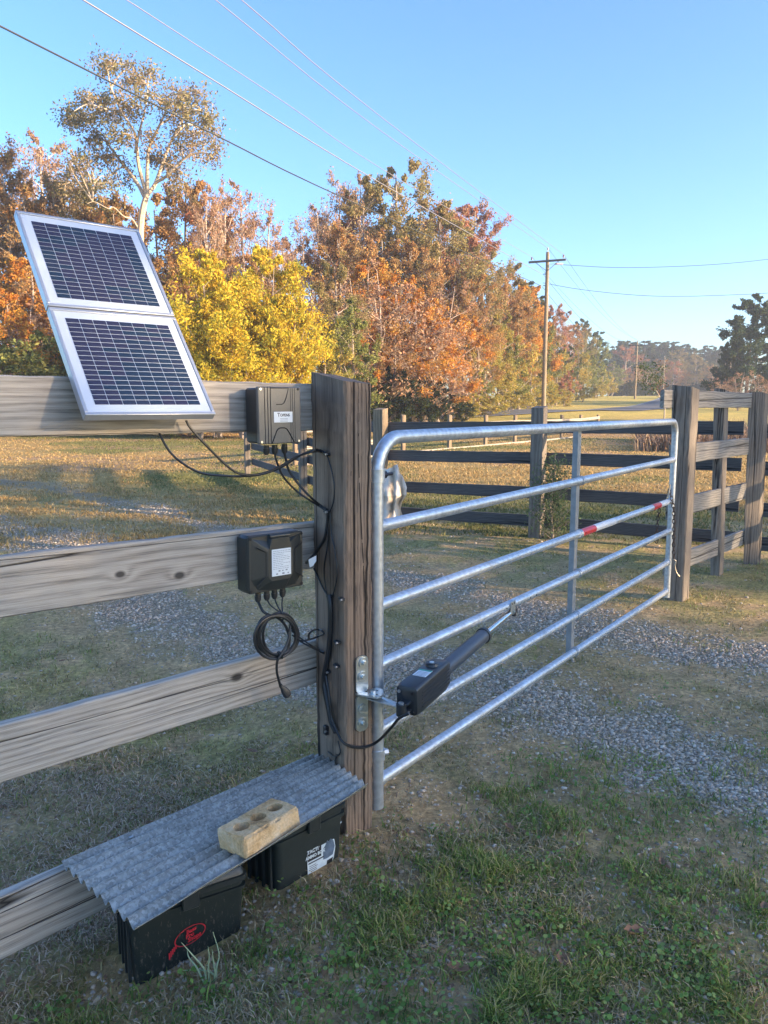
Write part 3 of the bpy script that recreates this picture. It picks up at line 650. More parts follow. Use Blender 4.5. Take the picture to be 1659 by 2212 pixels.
G = {}
def grp(k): return {'rust': ('brown and rust leaved tree standing in the far wood behind the fences', 'rust brown trees of the far wood'),
                    'bare': ('nearly leafless pinkish grey tree showing above the far wood', 'bare trees of the far wood'),
                    'gold': ('golden green tree at the sunny edge of the far wood', 'golden trees of the far wood'),
                    'green': ('yellowish green tree at the sunny edge of the far wood', 'green trees of the far wood'),
                    'olive': ('tall olive brown tree within the far wood', 'olive trees of the far wood'),
                    'orange': ('bright orange tree at the edge of the far wood', 'orange trees of the far wood'),
                    'red': ('dull red leaved tree in the far wood', 'red trees of the far wood'),
                    'pine': ('tall dark green pine in the distant tree line at the end of the road', 'pines of the distant tree line'),
                    'dark': ('low dark evergreen shrub in the shade at the foot of the far wood', 'dark shrubs under the far wood'),
                    'shrub': ('green bush along the foot of the wood seen left over the top board', 'green bushes at the foot of the wood'),
                    'goldshrub': ('yellow green bush along the sunny foot of the far wood', 'golden bushes at the foot of the wood'),
                    'tangle': ('tangled bare branched tree in front of the orange leaves of the far wood', 'tangled bare trees of the far wood')}[k]
WOOD = []
def g_(kind, px, top, Y, wid=1.0):
    lb, gp = grp(kind); o = by_px(kind, px, top, Y, lb, gp, wid); WOOD.append((kind, px, top, o)); return o
KW = dict(rust='rust brown tree', bare='nearly leafless pinkish grey tree', gold='golden green tree', green='yellowish green tree', olive='olive brown tree', orange='bright orange tree', red='dull red tree', dark='dark evergreen shrub', shrub='green bush', goldshrub='yellow green bush', tangle='tangled bare branched tree')
SPOTS = [(45, 'at the left edge of the picture'), (120, 'left of the solar panels'), (200, 'over the upper left corner of the panels'), (320, 'straight above the panels'), (410, 'over the right edge of the panels'), (500, 'over the shorter yellow tree'), (600, 'over the broad yellow tree'), (680, 'right of the broad yellow tree'), (760, 'above the big gate post'), (840, 'just right of the gate post'), (920, 'above the hinge end of the gate'), (1000, 'below the red crowns in mid wood'), (1080, 'above the middle of the gate'), (1165, 'just left of the utility pole'), (1215, 'just right of the utility pole'), (1270, 'midway from utility pole to road crest'), (9999, 'beside the crest of the road')]
RANK = ['tallest', 'second tallest', 'third tallest', 'fourth tallest', 'fifth tallest']
def name_wood():
    from collections import defaultdict
    D = defaultdict(list)
    for kind, px, top, o in WOOD: D[(kind, next(s for lim, s in SPOTS if px < lim))].append((top, px, o))
    for (kind, s), L_ in D.items():
        L_.sort(key=lambda q: (q[0], q[1]))
        for i, (top, px, o) in enumerate(L_): o['label'] = (KW[kind] if len(L_) == 1 else RANK[min(i, 4)] + ' ' + KW[kind]) + ' ' + s
# left block
for kind, px, top, Y, w in [('rust', -60, 300, 52, 1), ('rust', 15, 335, 50, .9), ('bare', 75, 290, 55, .9), ('bare', 105, 300, 57, 1), ('rust', 60, 400, 47, 1), ('bare', 30, 300, 52, .9), ('rust', 135, 390, 50, 1), ('olive', 165, 395, 51, .9), ('rust', 210, 400, 52, 1), ('rust', 255, 430, 50, .9), ('rust', 345, 420, 52, .9), ('rust', 395, 390, 54, .9), ('bare', 430, 400, 50, .8), ('bare', 475, 378, 51, .8), ('bare', 520, 390, 53, .8), ('bare', 575, 430, 52, .8), ('red', 420, 440, 54, 1), ('rust', 470, 470, 55, 1), ('red', 530, 470, 55, 1), ('rust', 20, 540, 43, 1.1), ('orange', 60, 560, 42, 1.1), ('orange', 10, 620, 41, 1), ('rust', 120, 560, 44, 1.1), ('rust', 200, 540, 45, 1.1), ('rust', 360, 560, 46, 1), ('rust', 400, 540, 47, 1), ('rust', 290, 560, 46, 1.1), ('orange', 150, 640, 42, 1.1), ('tangle', 60, 640, 40, 1.2), ('rust', 480, 530, 48, 1), ('rust', 570, 540, 50, 1), ('bare', 600, 480, 52, .8)]: g_(kind, px, top, Y, w)
for px, top, Y, k in [(-60, 720, 40, 'shrub'), (5, 735, 39, 'shrub'), (50, 730, 39.5, 'goldshrub'), (100, 715, 40, 'shrub'), (150, 725, 40, 'shrub'), (400, 760, 38, 'shrub'), (430, 790, 37, 'shrub'), (360, 740, 40, 'shrub'), (460, 770, 37, 'goldshrub'), (300, 740, 41, 'shrub'), (230, 740, 41, 'shrub')]: g_(k, px, top, Y, 1.3)
# the yellow pair
by_px('yellow', 455, 545, 37, 'shorter yellow green tree with a narrow pointed top just right of the solar panels', wid=.9, var=0)
by_px('yellow', 572, 520, 37.5, 'broad bright yellow tree with a rounded dome, the largest yellow one behind the control box', wid=.88, var=1)
by_px('yellow', 606, 640, 36.5, 'low yellow tree at the right flank of the broad yellow tree beside the gate post', wid=.75, var=0)
by_px('yellow', 520, 640, 36, 'low yellow tree in front, in the dip between the two higher yellow crowns', wid=1.1, var=1)
by_px('yellow', 420, 660, 36, 'low yellow green tree close behind the lower right edge of the solar panels', wid=.95, var=1)
by_px('olive', 735, 560, 42, 'slender pale olive tree between the broad yellow tree and the orange wood', wid=.85, var=0)
by_px('green', 765, 650, 41, 'dark leaved green tree standing just above and behind the big gate post', wid=.95, var=0)
by_px('gold', 700, 700, 40, 'small golden leaved tree above the left corner of the big gate post', wid=1.0, var=1)
# middle block
for kind, px, top, Y, w in [('bare', 650, 470, 54, .8), ('bare', 690, 440, 56, .8), ('bare', 728, 362, 57, .8), ('red', 700, 470, 58, 1), ('red', 760, 440, 60, 1), ('olive', 790, 400, 58, .9), ('bare', 770, 380, 60, .8), ('red', 650, 520, 57, 1), ('rust', 745, 490, 54, 1), ('olive', 835, 450, 60, .9), ('olive', 930, 430, 60, 1.0), ('rust', 830, 500, 56, 1), ('rust', 900, 520, 56, 1), ('red', 985, 440, 64, .9), ('red', 1025, 432, 66, .9), ('red', 960, 450, 64, .9), ('red', 1050, 495, 68, .9), ('olive', 1000, 500, 62, .95), ('olive', 1055, 545, 64, .9), ('rust', 960, 560, 57, 1), ('rust', 1020, 590, 58, .9), ('orange', 800, 560, 50, 1), ('orange', 860, 600, 49, 1.1), ('tangle', 770, 590, 47, 1.2), ('tangle', 830, 570, 47, 1.2), ('tangle', 890, 600, 48, 1.2), ('tangle', 950, 610, 50, 1.1), ('orange', 920, 650, 49, 1.1), ('orange', 790, 680, 46, 1), ('rust', 850, 690, 46, 1.1), ('tangle', 920, 660, 48, 1.1), ('orange', 1000, 680, 52, 1), ('rust', 1040, 640, 55, 1)]: g_(kind, px, top, Y, w)
by_px('olive', 878, 352, 60, 'tallest olive green tree near the middle of the wood, standing above the others', wid=.9, var=1)
by_px('orange', 945, 690, 48, 'vivid orange red low tree glowing in the middle of the wood', wid=1.3, var=0)
for px, top, Y, w in [(820, 790, 46, 1), (860, 800, 46, 1.2), (905, 805, 47, 1.1), (950, 830, 48, 1.2), (790, 810, 45, 1.1), (1000, 850, 49, 1), (720, 800, 44, 1), (760, 830, 44, 1)]: g_('dark', px, top, Y, w)
# right block, sinking along the road
for kind, px, top, Y, w in [('gold', 1005, 740, 54, 1), ('gold', 1050, 730, 57, 1.1), ('olive', 1085, 570, 70, .9), ('rust', 1090, 600, 68, .9), ('orange', 1110, 610, 72, .9), ('orange', 1150, 620, 78, .8), ('gold', 1080, 680, 60, 1.1), ('rust', 1125, 660, 66, 1), ('green', 1110, 740, 62, 1.1), ('gold', 1150, 760, 68, 1.1), ('gold', 1095, 800, 58, 1), ('green', 1040, 800, 54, 1), ('green', 1160, 690, 80, 1), ('rust', 1190, 700, 88, .9), ('gold', 1205, 740, 88, 1), ('green', 1230, 745, 96, 1), ('gold', 1250, 750, 106, 1), ('green', 1272, 755, 116, 1), ('green', 1290, 760, 126, 1), ('gold', 1305, 790, 130, .9), ('green', 1180, 780, 78, 1), ('gold', 1225, 790, 92, 1), ('gold', 1195, 820, 80, .8), ('red', 1205, 655, 98, .8), ('red', 1225, 670, 106, .8), ('rust', 1240, 700, 112, .9), ('olive', 1260, 700, 126, .8), ('green', 1285, 725, 140, .8)]: g_(kind, px, top, Y, w)
IP = []
for px, top, Y in [(1140, 612, 92), (1170, 640, 100), (1265, 690, 140), (1290, 715, 150), (1120, 650, 88), (1160, 660, 95)]:
    IP.append(by_px('pine', px, top, Y, 'pine', 'pines in the autumn wood', 1.1))
order(IP, 'dark green pine rising out of the autumn wood near the utility pole, #')
by_px('redshrub', 1222, 800, 86, 'small scarlet bush at the foot of the wood right of the utility pole', wid=.9, cat='shrub')
for px, top, Y in [(1010, 850, 50), (1060, 850, 53), (1100, 850, 56), (1140, 845, 62), (1180, 840, 72), (1220, 840, 84), (1260, 835, 100), (1290, 830, 116), (1315, 825, 132)]: g_('goldshrub', px, top, Y, 1.5)
name_wood()
# distant line at the end of the road
tr = random.Random(21); DP = []; DA = []; DB = []
for i in range(25):
    px = 1322 + i * 10.2 + tr.uniform(-4, 4); top = 742 + tr.uniform(-6, 12) + (10 if px > 1500 else 0) + (8 if px < 1340 else 0); keep(DP, by_px('pine', px, top, 215 + tr.uniform(-15, 25), grp('pine')[0], grp('pine')[1], 1.9))
for px, top, Y, k in [(1350, 745, 190, 'red'), (1378, 790, 185, 'rust'), (1425, 775, 190, 'rust'), (1455, 780, 188, 'red'), (1345, 800, 180, 'rust'), (1400, 800, 180, 'bare'), (1480, 800, 182, 'rust'), (1510, 800, 180, 'olive'), (1540, 790, 178, 'rust'), (1500, 770, 195, 'olive'), (1470, 755, 200, 'olive'), (1325, 780, 170, 'green'), (1560, 780, 185, 'olive'), (1590, 770, 190, 'olive'), (1640, 770, 190, 'olive')]:
    keep(DA, by_px(k, px, top, Y, 'far tree', 'autumn trees before the distant pines', 1.5))
for i in range(12):
    px = 1330 + i * 21; keep(DB, by_px('dark', px, 825 + tr.uniform(-6, 8), 172 + tr.uniform(-6, 6), 'bush', 'bushes under the distant pines', 1.9))
order(DP, 'tall dark pine in the distant line beyond the road, #'); order(DA, 'small far autumn tree before the distant pine line, #'); order(DB, 'dim bush at the foot of the distant pine line, #')
RT = []; ST = []; FP_ = []
by_px('bigpine', 1625, 638, 88, 'large dense blue green pine at the right edge of the picture', wid=1.0, var=0)
by_px('bigpine', 1578, 735, 90, 'smaller dark pine tucked against the left side of the large pine', wid=.8, var=1)
by_px('bigpine', 1690, 655, 92, 'dark pine behind the large pine, cut by the right edge', wid=1.0, var=1)
for px, top, Y in [(1600, 800, 70), (1640, 805, 68), (1570, 815, 72), (1680, 800, 68)]: keep(RT, by_px('tangle', px, top, Y, 'thicket', 'brown thickets below the large pine', 1.4, cat='shrub', name='bare_thicket'))
order(RT, 'dim brown bare thicket below the large pine at right, #')
# trees beyond the right of the picture, whose shade lies over the drive
SH = [(30, -22), (27, -16), (31, -12), (28, -.6), (27.5, -9.0), (33, -1.2), (31, -7.5), (35, -10), (27, -25), (31, -27), (33, -15), (33, -19), (24, -30)]
for i, (px, py) in enumerate(SH):
    o_ = plant_tree('red' if i % 4 else 'bare', px, py, 11 + (i % 3), 'thinly leaved tree right of the drive, outside the picture, shading the gate', 'shade trees right of the drive', 1.5, name='shade_tree'); ST.append(o_)
ST.sort(key=lambda o: -WLD[o.name].translation.y)
for i, o in enumerate(ST): o['label'] = 'thinly leaved tree shading the drive from the right, ' + (['farthest ahead'] + [w.replace('from left', 'back from the farthest') for w in ORD[1:]])[i]
for i, (px, py, H) in enumerate([(44, 24, 6), (50, 35, 7), (58, 46, 8), (64, 56, 7), (72, 70, 9), (76, 84, 8), (83, 98, 9)]):
    o_ = plant_tree('pine', px, py, H + 3, 'pine beyond the right edge of the field throwing a long shadow', 'pines right of the field', 1.2, name='field_pine'); FP_.append(o_)
order(FP_[::-1], 'pine beyond the right edge of the field casting a long shadow, #')

# ------------------------------------------------------------------ fences
W_BOARD = [wood('board_wood', (.13, .12, .105), (.36, .33, .29), (.02, .017, .015), 0, s, rings=.7 + .15 * s) for s in range(3)]
W_DARKB = wood('dark_board_wood', (.05, .046, .044), (.16, .145, .135), (.012, .01, .01), 0, 4)
W_LITE = wood('pale_board_wood', (.17, .15, .13), (.42, .37, .31), (.05, .04, .03), 0, 5)
W_POST = wood('post_wood', (.07, .052, .041), (.30, .22, .16), (.008, .006, .005), 2, 6, fine=1.0, crackw=.07)
W_POSTB = wood('grey_post_wood', (.095, .080, .066), (.30, .25, .20), (.012, .01, .01), 2, 7)
W_POSTC = wood('tan_post_wood', (.13, .095, .06), (.36, .27, .18), (.03, .02, .015), 2, 8)
W_POLE = wood('pole_wood', (.16, .125, .085), (.34, .27, .18), (.05, .04, .03), 2, 9)
screw_m = plain('screw_steel', (.25, .25, .25), .5, .6)
def board_mesh(L_, hh, th, seed=0, nx=26, rough=.0022, taper=0.0):
    rs = random.Random(seed); b = MB(); rings = []
    for i in range(nx + 1):
        x = L_ * i / nx; jt = rs.uniform(-1, 1) * rough; jb = rs.uniform(-1, 1) * rough; k = .004
        t, bo = hh / 2 + jt, -hh / 2 + jb; y = th / 2
        rings.append([(x, -y + k, bo), (x, y - k, bo), (x, y, bo + k), (x, y, t - k), (x, y - k, t), (x, -y + k, t), (x, -y, t - k), (x, -y, bo + k)])
    b.loft([[Vector(q) for q in r] for r in rings]); return b
def board(parent, p0, p1, hh, th, mt, seed=0, **kw):
    p0, p1 = Vector(p0), Vector(p1); d = (p1 - p0); L_ = d.length; x = d.normalized(); z = Vector((0, 0, 1)) - x * x.z; z.normalize(); y = z.cross(x)
    return put('board', board_mesh(L_, hh, th, seed, **kw), mt, parent, M=frame(p0, x, y, z))
def post_mesh(bq, tq, seed=0, nz=16, amp=.002, chip=.0):
    """bq, tq : four bottom / top corners in order; slight waviness, arrises eased"""
    rs = random.Random(seed); rings = []
    for k in range(nz + 1):
        t = k / nz; c4 = [Vector(bq[i]).lerp(Vector(tq[i]), t) for i in range(4)]; ring = []
        for i in range(4):
            a_, p_, n_ = c4[i - 1], c4[i], c4[(i + 1) % 4]; u = (a_ - p_).normalized(); w = (n_ - p_).normalized(); e_ = .005 + rs.uniform(0, chip)
            ring += [p_ + u * e_ + Vector((rs.uniform(-1, 1), rs.uniform(-1, 1), 0)) * amp, p_ + w * e_ + Vector((rs.uniform(-1, 1), rs.uniform(-1, 1), 0)) * amp]
        rings.append(ring)
    return MB().loft(rings)
def sq_post(name, parent, x, y, z0, z1, ax, w, d, mt, seed=0, lean=(0, 0), slope=.01):
    """ax: azimuth (deg) of the face normal w is measured across"""
    a_ = math.radians(ax); nrm = Vector((math.sin(a_), math.cos(a_), 0)); tg = Vector((nrm.y, -nrm.x, 0)); H = z1 - z0
    bq = [(tg * sx * w / 2 + nrm * sy * d / 2) for sx, sy in ((-1, -1), (1, -1), (1, 1), (-1, 1))]
    if bq[0].cross(bq[1] - bq[0]).z < 0: pass
    tq = [q + Vector((lean[0], lean[1], H + (slope if i in (0, 1) else -slope))) for i, q in enumerate(bq)]
    m_ = post_mesh(bq[::-1], tq[::-1], seed, 10)
    return put(name, m_, mt, parent, M=Matrix.Translation((x, y, z0)))
FD = Vector((.749, .663, 0)).normalized(); FN = Vector((FD.y, -FD.x, 0)); P0 = Vector((-.25, 2.72, 0))
def ff(px, py, off=0.0): return PP(px, py, P0 + FN * off, FN)
UP = Vector((0, 0, 1))
# near fence, four boards nailed to the far side of the gate post
nf = thing('board_fence', 'near weathered grey fence at left carrying the solar panels and control boxes', 'fence', (P0.x - FD.x * 3.4, P0.y - FD.y * 3.4, tz(-2.8, .47)))
KN = [(), ((0, 0, .017),), ((0, 0, .016),), ()]
BD = [((0, 806), (0, 942), 1.612, .166, 0), ((0, 1203), (0, 1340), 1.040, .170, 1), ((0, 1560), (0, 1697), .573, .168, 2), ((0, 1935), (0, 2070), .075, .180, 0)]
ends = [(1.531, 1.527), (1.040, 1.030), (.573, .588), (.066, .112)]
knots = [[], [(388, 1243, .014), (260, 1241, .012), (50, 1338, .008)], [(512, 1463, .017)], []]
for k, ((zc0, zc1), kn) in enumerate(zip(ends, knots)):
    x0, x1 = -3.4, .10 ; A_ = P0 + FD * x0; B_ = P0 + FD * x1
    sl_ = (zc1 - zc0) / .9                                   # height change per metre near the post
    A_.z = zc0 + sl_ * (-0.9 * 0 - (x0 * -1 - .95)) * 1.0 if False else zc0 - sl_ * (-x0 - 1.0); B_.z = zc1 + sl_ * .1
    hh = (.165, .170, .165, .190)[k]; d = (B_ - A_).normalized()
    kk = []
    for (kx, ky, kr) in kn:
        q = ff(kx, ky) - A_; kk.append((q.dot(d), q.z - d.z * q.dot(d), kr))
    mt = wood('near_board_wood', (.21, .185, .155), (.54, .48, .41), (.02, .017, .015), 0, 10 + k, knots=kk, rings=(.8, .6, .9, .7)[k], crackw=.025)
    off = -FN * .02
    put('board', board_mesh((B_ - A_).length, hh, .038, 50 + k, nx=60, rough=.0016), mt, nf, M=frame(A_ + off, d, UP.cross(d).normalized(), d.cross(UP.cross(d).normalized())), label=('top board of the near fence', 'second board of the near fence, two small knots', 'third board of the near fence, one round knot', 'lowest board of the near fence')[k])
q = P0 - FD * 3.35 - FN * .12
sq_post('post', nf, q.x, q.y, tz(q.x, q.y) - .3, 1.7, 138.5, .14, .14, W_POSTB, 3)
# gate post
A0, B0 = PZ(746, 1806, 0), PZ(806, 1784, 0); C0 = P0 + FN * .0 ; C0 = Vector((-.252, 2.716, 0)); D0 = B0 + (C0 - A0)
def topc(px, py, q): p = PY(px, py, q.y); return p
At, Bt, Ct = topc(744, 823, A0), topc(804, 830, B0), topc(670, 803, C0); Dt = Bt + (Ct - At)
gp = thing('gate_post', 'thick brown cracked square post that carries the gate and the cables', 'post', (A0.x, A0.y, -.05))
lo = lambda q, t: q - (t - q) * (.25 / t.z) if t.z else q
bq = [lo(q, t) for q, t in ((A0, At), (B0, Bt), (D0, Dt), (C0, Ct))]; tq = [At, Bt, Dt, Ct]
put('timber', post_mesh(bq, tq, 5, 60, .0016, .005), W_POST, gp, smooth=True)
b = MB()                                                     # deep drying cracks standing as splits of the front face
face_u = (B0 - A0).normalized(); face_n = Vector((face_u.y, -face_u.x, 0)); left_u = (C0 - A0).normalized(); left_n = Vector((-left_u.y, left_u.x, 0))
if left_n.dot(Vector((-.1, -1, 0))) < 0: left_n = -left_n
crk = plain('split_wood', (.012, .009, .007), 1)
def crack(pts, w):
    pts = [Vector(p) for p in pts]; vs = []; fs = []
    for i, p in enumerate(pts):
        ww = w * math.sin(math.pi * (i + .35) / (len(pts) - .3)); u = face_u * max(ww, .0004); o = face_n * .0022
        vs += [p - u + o, p + u + o]
    for i in range(len(pts) - 1): fs.append((2 * i, 2 * i + 1, 2 * i + 3, 2 * i + 2))
    b.add(vs, fs)
def pface(px, py, off=0.0): return PP(px, py, A0 + face_n * off, face_n)
def lface(px, py, off=0.0): return PP(px, py, A0 + left_n * off, left_n)
rr_ = random.Random(8)
for line, w in (([(774, 835), (775, 900), (773, 960), (776, 1060), (782, 1180), (788, 1290), (792, 1380), (796, 1410)], .0016), ([(790, 840), (791, 880), (794, 960)], .0013), ([(764, 1000), (766, 1090), (765, 1200), (769, 1320)], .0009), ([(762, 1560), (765, 1640), (764, 1720), (767, 1780)], .0014), ([(783, 1600), (785, 1700), (784, 1776)], .0011), ([(757, 900), (758, 1010), (756, 1110)], .0008), ([(797, 1240), (798, 1330), (801, 1400)], .0009), ([(756, 1640), (756, 1740)], .0008)):
    crack([pface(px, py) for px, py in line], w)
put('split', b, crk, gp, smooth=False)

# background fence across the drive
BG_D = Vector((-.855, .519, 0)).normalized(); BGB = Vector((1.80, 8.86, 0))
bg = thing('board_fence', 'dark board fence crossing behind the gate, cedar sapling at its middle post', 'fence', (BGB.x, BGB.y, tz(1.8, 8.86)))
bay = [(BGB - BG_D * 2.15), BGB, (BGB + BG_D * 2.16)]
bg_n = Vector((BG_D.y, -BG_D.x, 0)); bg_n = bg_n if bg_n.y < 0 else -bg_n
for s in (0, 1):
    for k, zc in enumerate((1.29, .925, .515, .175)):
        p, q = bay[s].copy(), bay[s + 1].copy(); p.z = zc + (.02 if s == 0 else 0) - .012 * (s == 0) * k; q.z = zc - (.035 * s)
        off = -bg_n * .11
        board(bg, p + off, q + off, .14, .03, W_DARKB, 70 + s * 4 + k)
for k, q in enumerate(bay[1:]):
    sq_post('post', bg, q.x, q.y, tz(q.x, q.y) - .2, (1.525, 1.50)[k], 211, .15, .14, W_POSTB if k == 0 else W_POSTC, 9 + k)
# entrance wing fence on the left
L2, L1 = Vector((-1.385, 12.95, 0)), Vector((-3.13, 17.4, 0)); Cn = bay[2]
wf = thing('board_fence', 'fence wing running away behind the upper control box, standing in yellow grass', 'fence', (L2.x, L2.y, tz(L2.x, L2.y)))
for s, (p, q) in enumerate(((Cn, L2), (L2, L1))):
    for k, zc in enumerate((1.25, .93, .63, .28)):
        a_, c_ = p.copy(), q.copy(); a_.z = zc; c_.z = zc; o = Vector((.1, .04, 0))
        if s == 1 and k == 0: pass
        board(wf, a_ + o, c_ + o, .14, .03, W_DARKB, 90 + s * 4 + k)
for q in (L2, L1): sq_post('post', wf, q.x, q.y, tz(q.x, q.y) - .2, 1.42, 250, .14, .12, W_POSTB, 14)
# far sunlit pasture fence
G0, G1 = Vector((-2.6, 19.3, 0)), Vector((13.6, 44.3, 0)); gd_ = (G1 - G0)
pf = thing('pasture_fence', 'far sunlit three board fence crossing the pasture beyond the gate', 'fence', (.65, 24.6, 0))
gpx = [(-2.3, 19.8), (-.7, 22.4), (.62, 24.6), (2.35, 27.3), (4.0, 30.0), (5.6, 32.6), (7.2, 35.0), (8.7, 37.4), (10.3, 40.0), (11.9, 42.5)]
for x, y in gpx: sq_post('post', pf, x, y, tz(x, y) - .2, 1.53 - 18 / 1640 * y, 150, .13, .12, W_POSTC, int(x * 3) + 20)
gn_ = Vector((.85, -.53, 0))
for i in range(len(gpx) - 1):
    for zc in (1.0, .56, .10):
        p, q = Vector((*gpx[i], zc - .004 * gpx[i][1])), Vector((*gpx[i + 1], zc - .004 * gpx[i + 1][1])); p.z += max(0, tz(p.x, p.y)) * .5; q.z += max(0, tz(q.x, q.y)) * .5; board(pf, p + gn_ * .08, q + gn_ * .08, .14, .03, W_LITE, i, nx=4)
# right hand fence beside the latch post
P2, P3, P4 = Vector((2.335, 5.93, 0)), Vector((3.06, 6.9, 0)), Vector((3.66, 7.38, 0))
lp = thing('gate_post', 'grey square post at the free end of the gate with the chain', 'post', (P2.x, P2.y, tz(P2.x, P2.y)))
def px_post(parent, name, bl, br, rr2, tl, tr2, trr, mt, seed, dep=.15):
    """corner columns from the picture: left and right edge of the front face, right edge of the side face"""
    a_, b_, c_ = PZ(*bl, 0), PZ(*br, 0), PZ(*rr2, 0); d_ = a_ + (c_ - b_)
    ta, tb, tc = PY(*tl, a_.y), PY(*tr2, b_.y), PY(*trr, c_.y); td = ta + (tc - tb)
    dn = lambda q, t: q - (t - q) * (.2 / t.z)
    return put(name, post_mesh([dn(a_, ta), dn(b_, tb), dn(c_, tc), dn(d_, td)], [ta, tb, tc, td], seed, 24, .002, .004), mt, parent)
px_post(lp, 'timber', (1439, 1294), (1475, 1299), (1488, 1291), (1452, 831), (1496, 836), (1512, 842), W_POSTB, 31)
rf = thing('board_fence', 'grey fence right of the latch post with two close set posts and pale boards behind', 'fence', (P3.x, P3.y, tz(P3.x, P3.y)))
px_post(rf, 'post', (1534, 1240), (1556, 1242), (1563, 1236), (1542, 838), (1566, 841), (1575, 846), W_POSTB, 32)
px_post(rf, 'post', (1605, 1217), (1636, 1218), (1643, 1215), (1617, 845), (1653, 848), (1662, 853), W_POSTB, 33)
rd = (P4 - P2).normalized(); rn = Vector((rd.y, -rd.x, 0))
for k, (yl, yh, px) in enumerate(((844, 881, 1500), (956.3, 997.2, 1502), (1069.5, 1109, 1491), (1188, 1223.6, 1486))):
    base = P2 - rn * .09; a_ = PP(px, yl, base, rn); c_ = PP(px, yh, base, rn); zc = (a_.z + c_.z) / 2
    p = base - rd * (.24 if k == 0 else .02); q = base + rd * 1.95; p.z = q.z = zc; board(rf, p, q, a_.z - c_.z, .032, W_BOARD[k % 3], 40 + k)
p5 = P4 + Vector((1.1, .35, 0))
for zc in (1.29, .925, .515, .175):
    board(rf, Vector((P4.x + .02, P4.y + .12, zc)), Vector((P4.x + 2.4, P4.y - 1.35, zc)), .14, .03, W_DARKB, 3)
sq_post('post', rf, P4.x + 2.42, P4.y - 1.42, -.2, 1.5, 211, .14, .14, W_POSTB, 8)

# ------------------------------------------------------------------ tube gate
GM = galv('galvanised_tube', (.50, .53, .56), .42, .7, 45)
H0, H1 = Vector((-.026, 2.655, 0)), Vector((2.213, 5.80, 0)); GD = (H1 - H0); GL = GD.length; GD.normalize(); GNm = Vector((GD.y, -GD.x, 0))
def gpt(u, z): return H0 + GD * u + UP * z
def gz_(z0, z1, u): return z0 + (z1 - z0) * u / GL
RZ = [(1.421, 1.417), (1.108, 1.128), (.820, .812), (.597, .578), (.350, .330), (.150, .100)]
gate = thing('tube_gate', 'galvanised six rail tube farm gate with rounded top corners, standing across the drive', 'gate', H0)
r_ = .0245; bend = .13
top = []
for t in np.linspace(0, 1, 6): top.append(gpt(0, .05 + (RZ[0][0] - bend - .05) * t))
for an in np.linspace(0, math.pi / 2, 9)[1:]: top.append(gpt(bend - bend * math.cos(an), RZ[0][0] - bend + bend * math.sin(an)))
for t in np.linspace(0, 1, 8)[1:]:
    u = bend + (GL - .09 - bend) * t; top.append(gpt(u, gz_(*RZ[0], u) - .012 * math.sin(math.pi * t) * 0))
b2 = .09
for an in np.linspace(0, math.pi / 2, 8)[1:]: top.append(gpt(GL - b2 + b2 * math.sin(an), RZ[0][1] - b2 + b2 * math.cos(an)))
for t in np.linspace(0, 1, 6)[1:]: top.append(gpt(GL, RZ[0][1] - b2 - (RZ[0][1] - b2 - .05) * t))
put('frame', MB().tube(top, r_, 16), GM, gate)
for k in range(1, 6):
    b = MB(); pts = [gpt(u, gz_(*RZ[k], u)) for u in np.linspace(.012, GL - .012, 9)]
    b.tube(pts, .0215, 14); put('rail', b, GM, gate)
    b = MB()
    for u in (.012, GL - .012): b.tube([gpt(u + (-.006), gz_(*RZ[k], u)), gpt(u + .012 if u < 1 else u - .012, gz_(*RZ[k], u))], .0245, 12)
    put('weld', b, GM, gate)
ub = (PP(1240, 1415, H0, GNm) - H0).dot(GD)
b = MB(); mcx = gpt(ub, 0) - GNm * .004
w2 = .024
prof = [(-w2, .0), (w2, .0), (w2, .03), (w2 - .004, .03), (w2 - .004, .004), (-w2 + .004, .004), (-w2 + .004, .03), (-w2, .03)]
for side in (1,):
    rings = [[gpt(ub, z) + GD * p + GNm * (-.012 - q) for p, q in prof] for z in (.095, .4, .8, 1.2, 1.40)]; b.loft(rings)
put('brace', b, plain('brace_steel', (.30, .31, .32), .5, .5, .2, 20), gate)
b = MB()
for k in range(1, 6):
    zz = gz_(*RZ[k], ub); b.torus(gpt(ub, zz), GD, .0235, .0045, 18, 6); b.torus(gpt(ub + .018, zz), GD, .0235, .0035, 18, 6)
put('weld', b, GM, gate)
red = plain('red_reflective_tape', (.52, .02, .03), .35, .1); wht = plain('white_reflective_tape', (.62, .63, .63), .4, .1)
def tape(px0, px1, mt):
    z = lambda u: gz_(*RZ[2], u); us = [(PP(p, q, H0, GNm) - H0).dot(GD) for p, q in (px0, px1)]
    put('reflective_tape', MB().tube([gpt(u, z(u)) for u in us], .0224, 14, False), mt, gate)
tape((1244, 1145), (1252, 1142), wht); tape((1252, 1143), (1282, 1134), red); tape((1282, 1135), (1325, 1122), wht); tape((1408, 1092), (1424, 1085), red); tape((1424, 1085), (1441, 1079), wht)
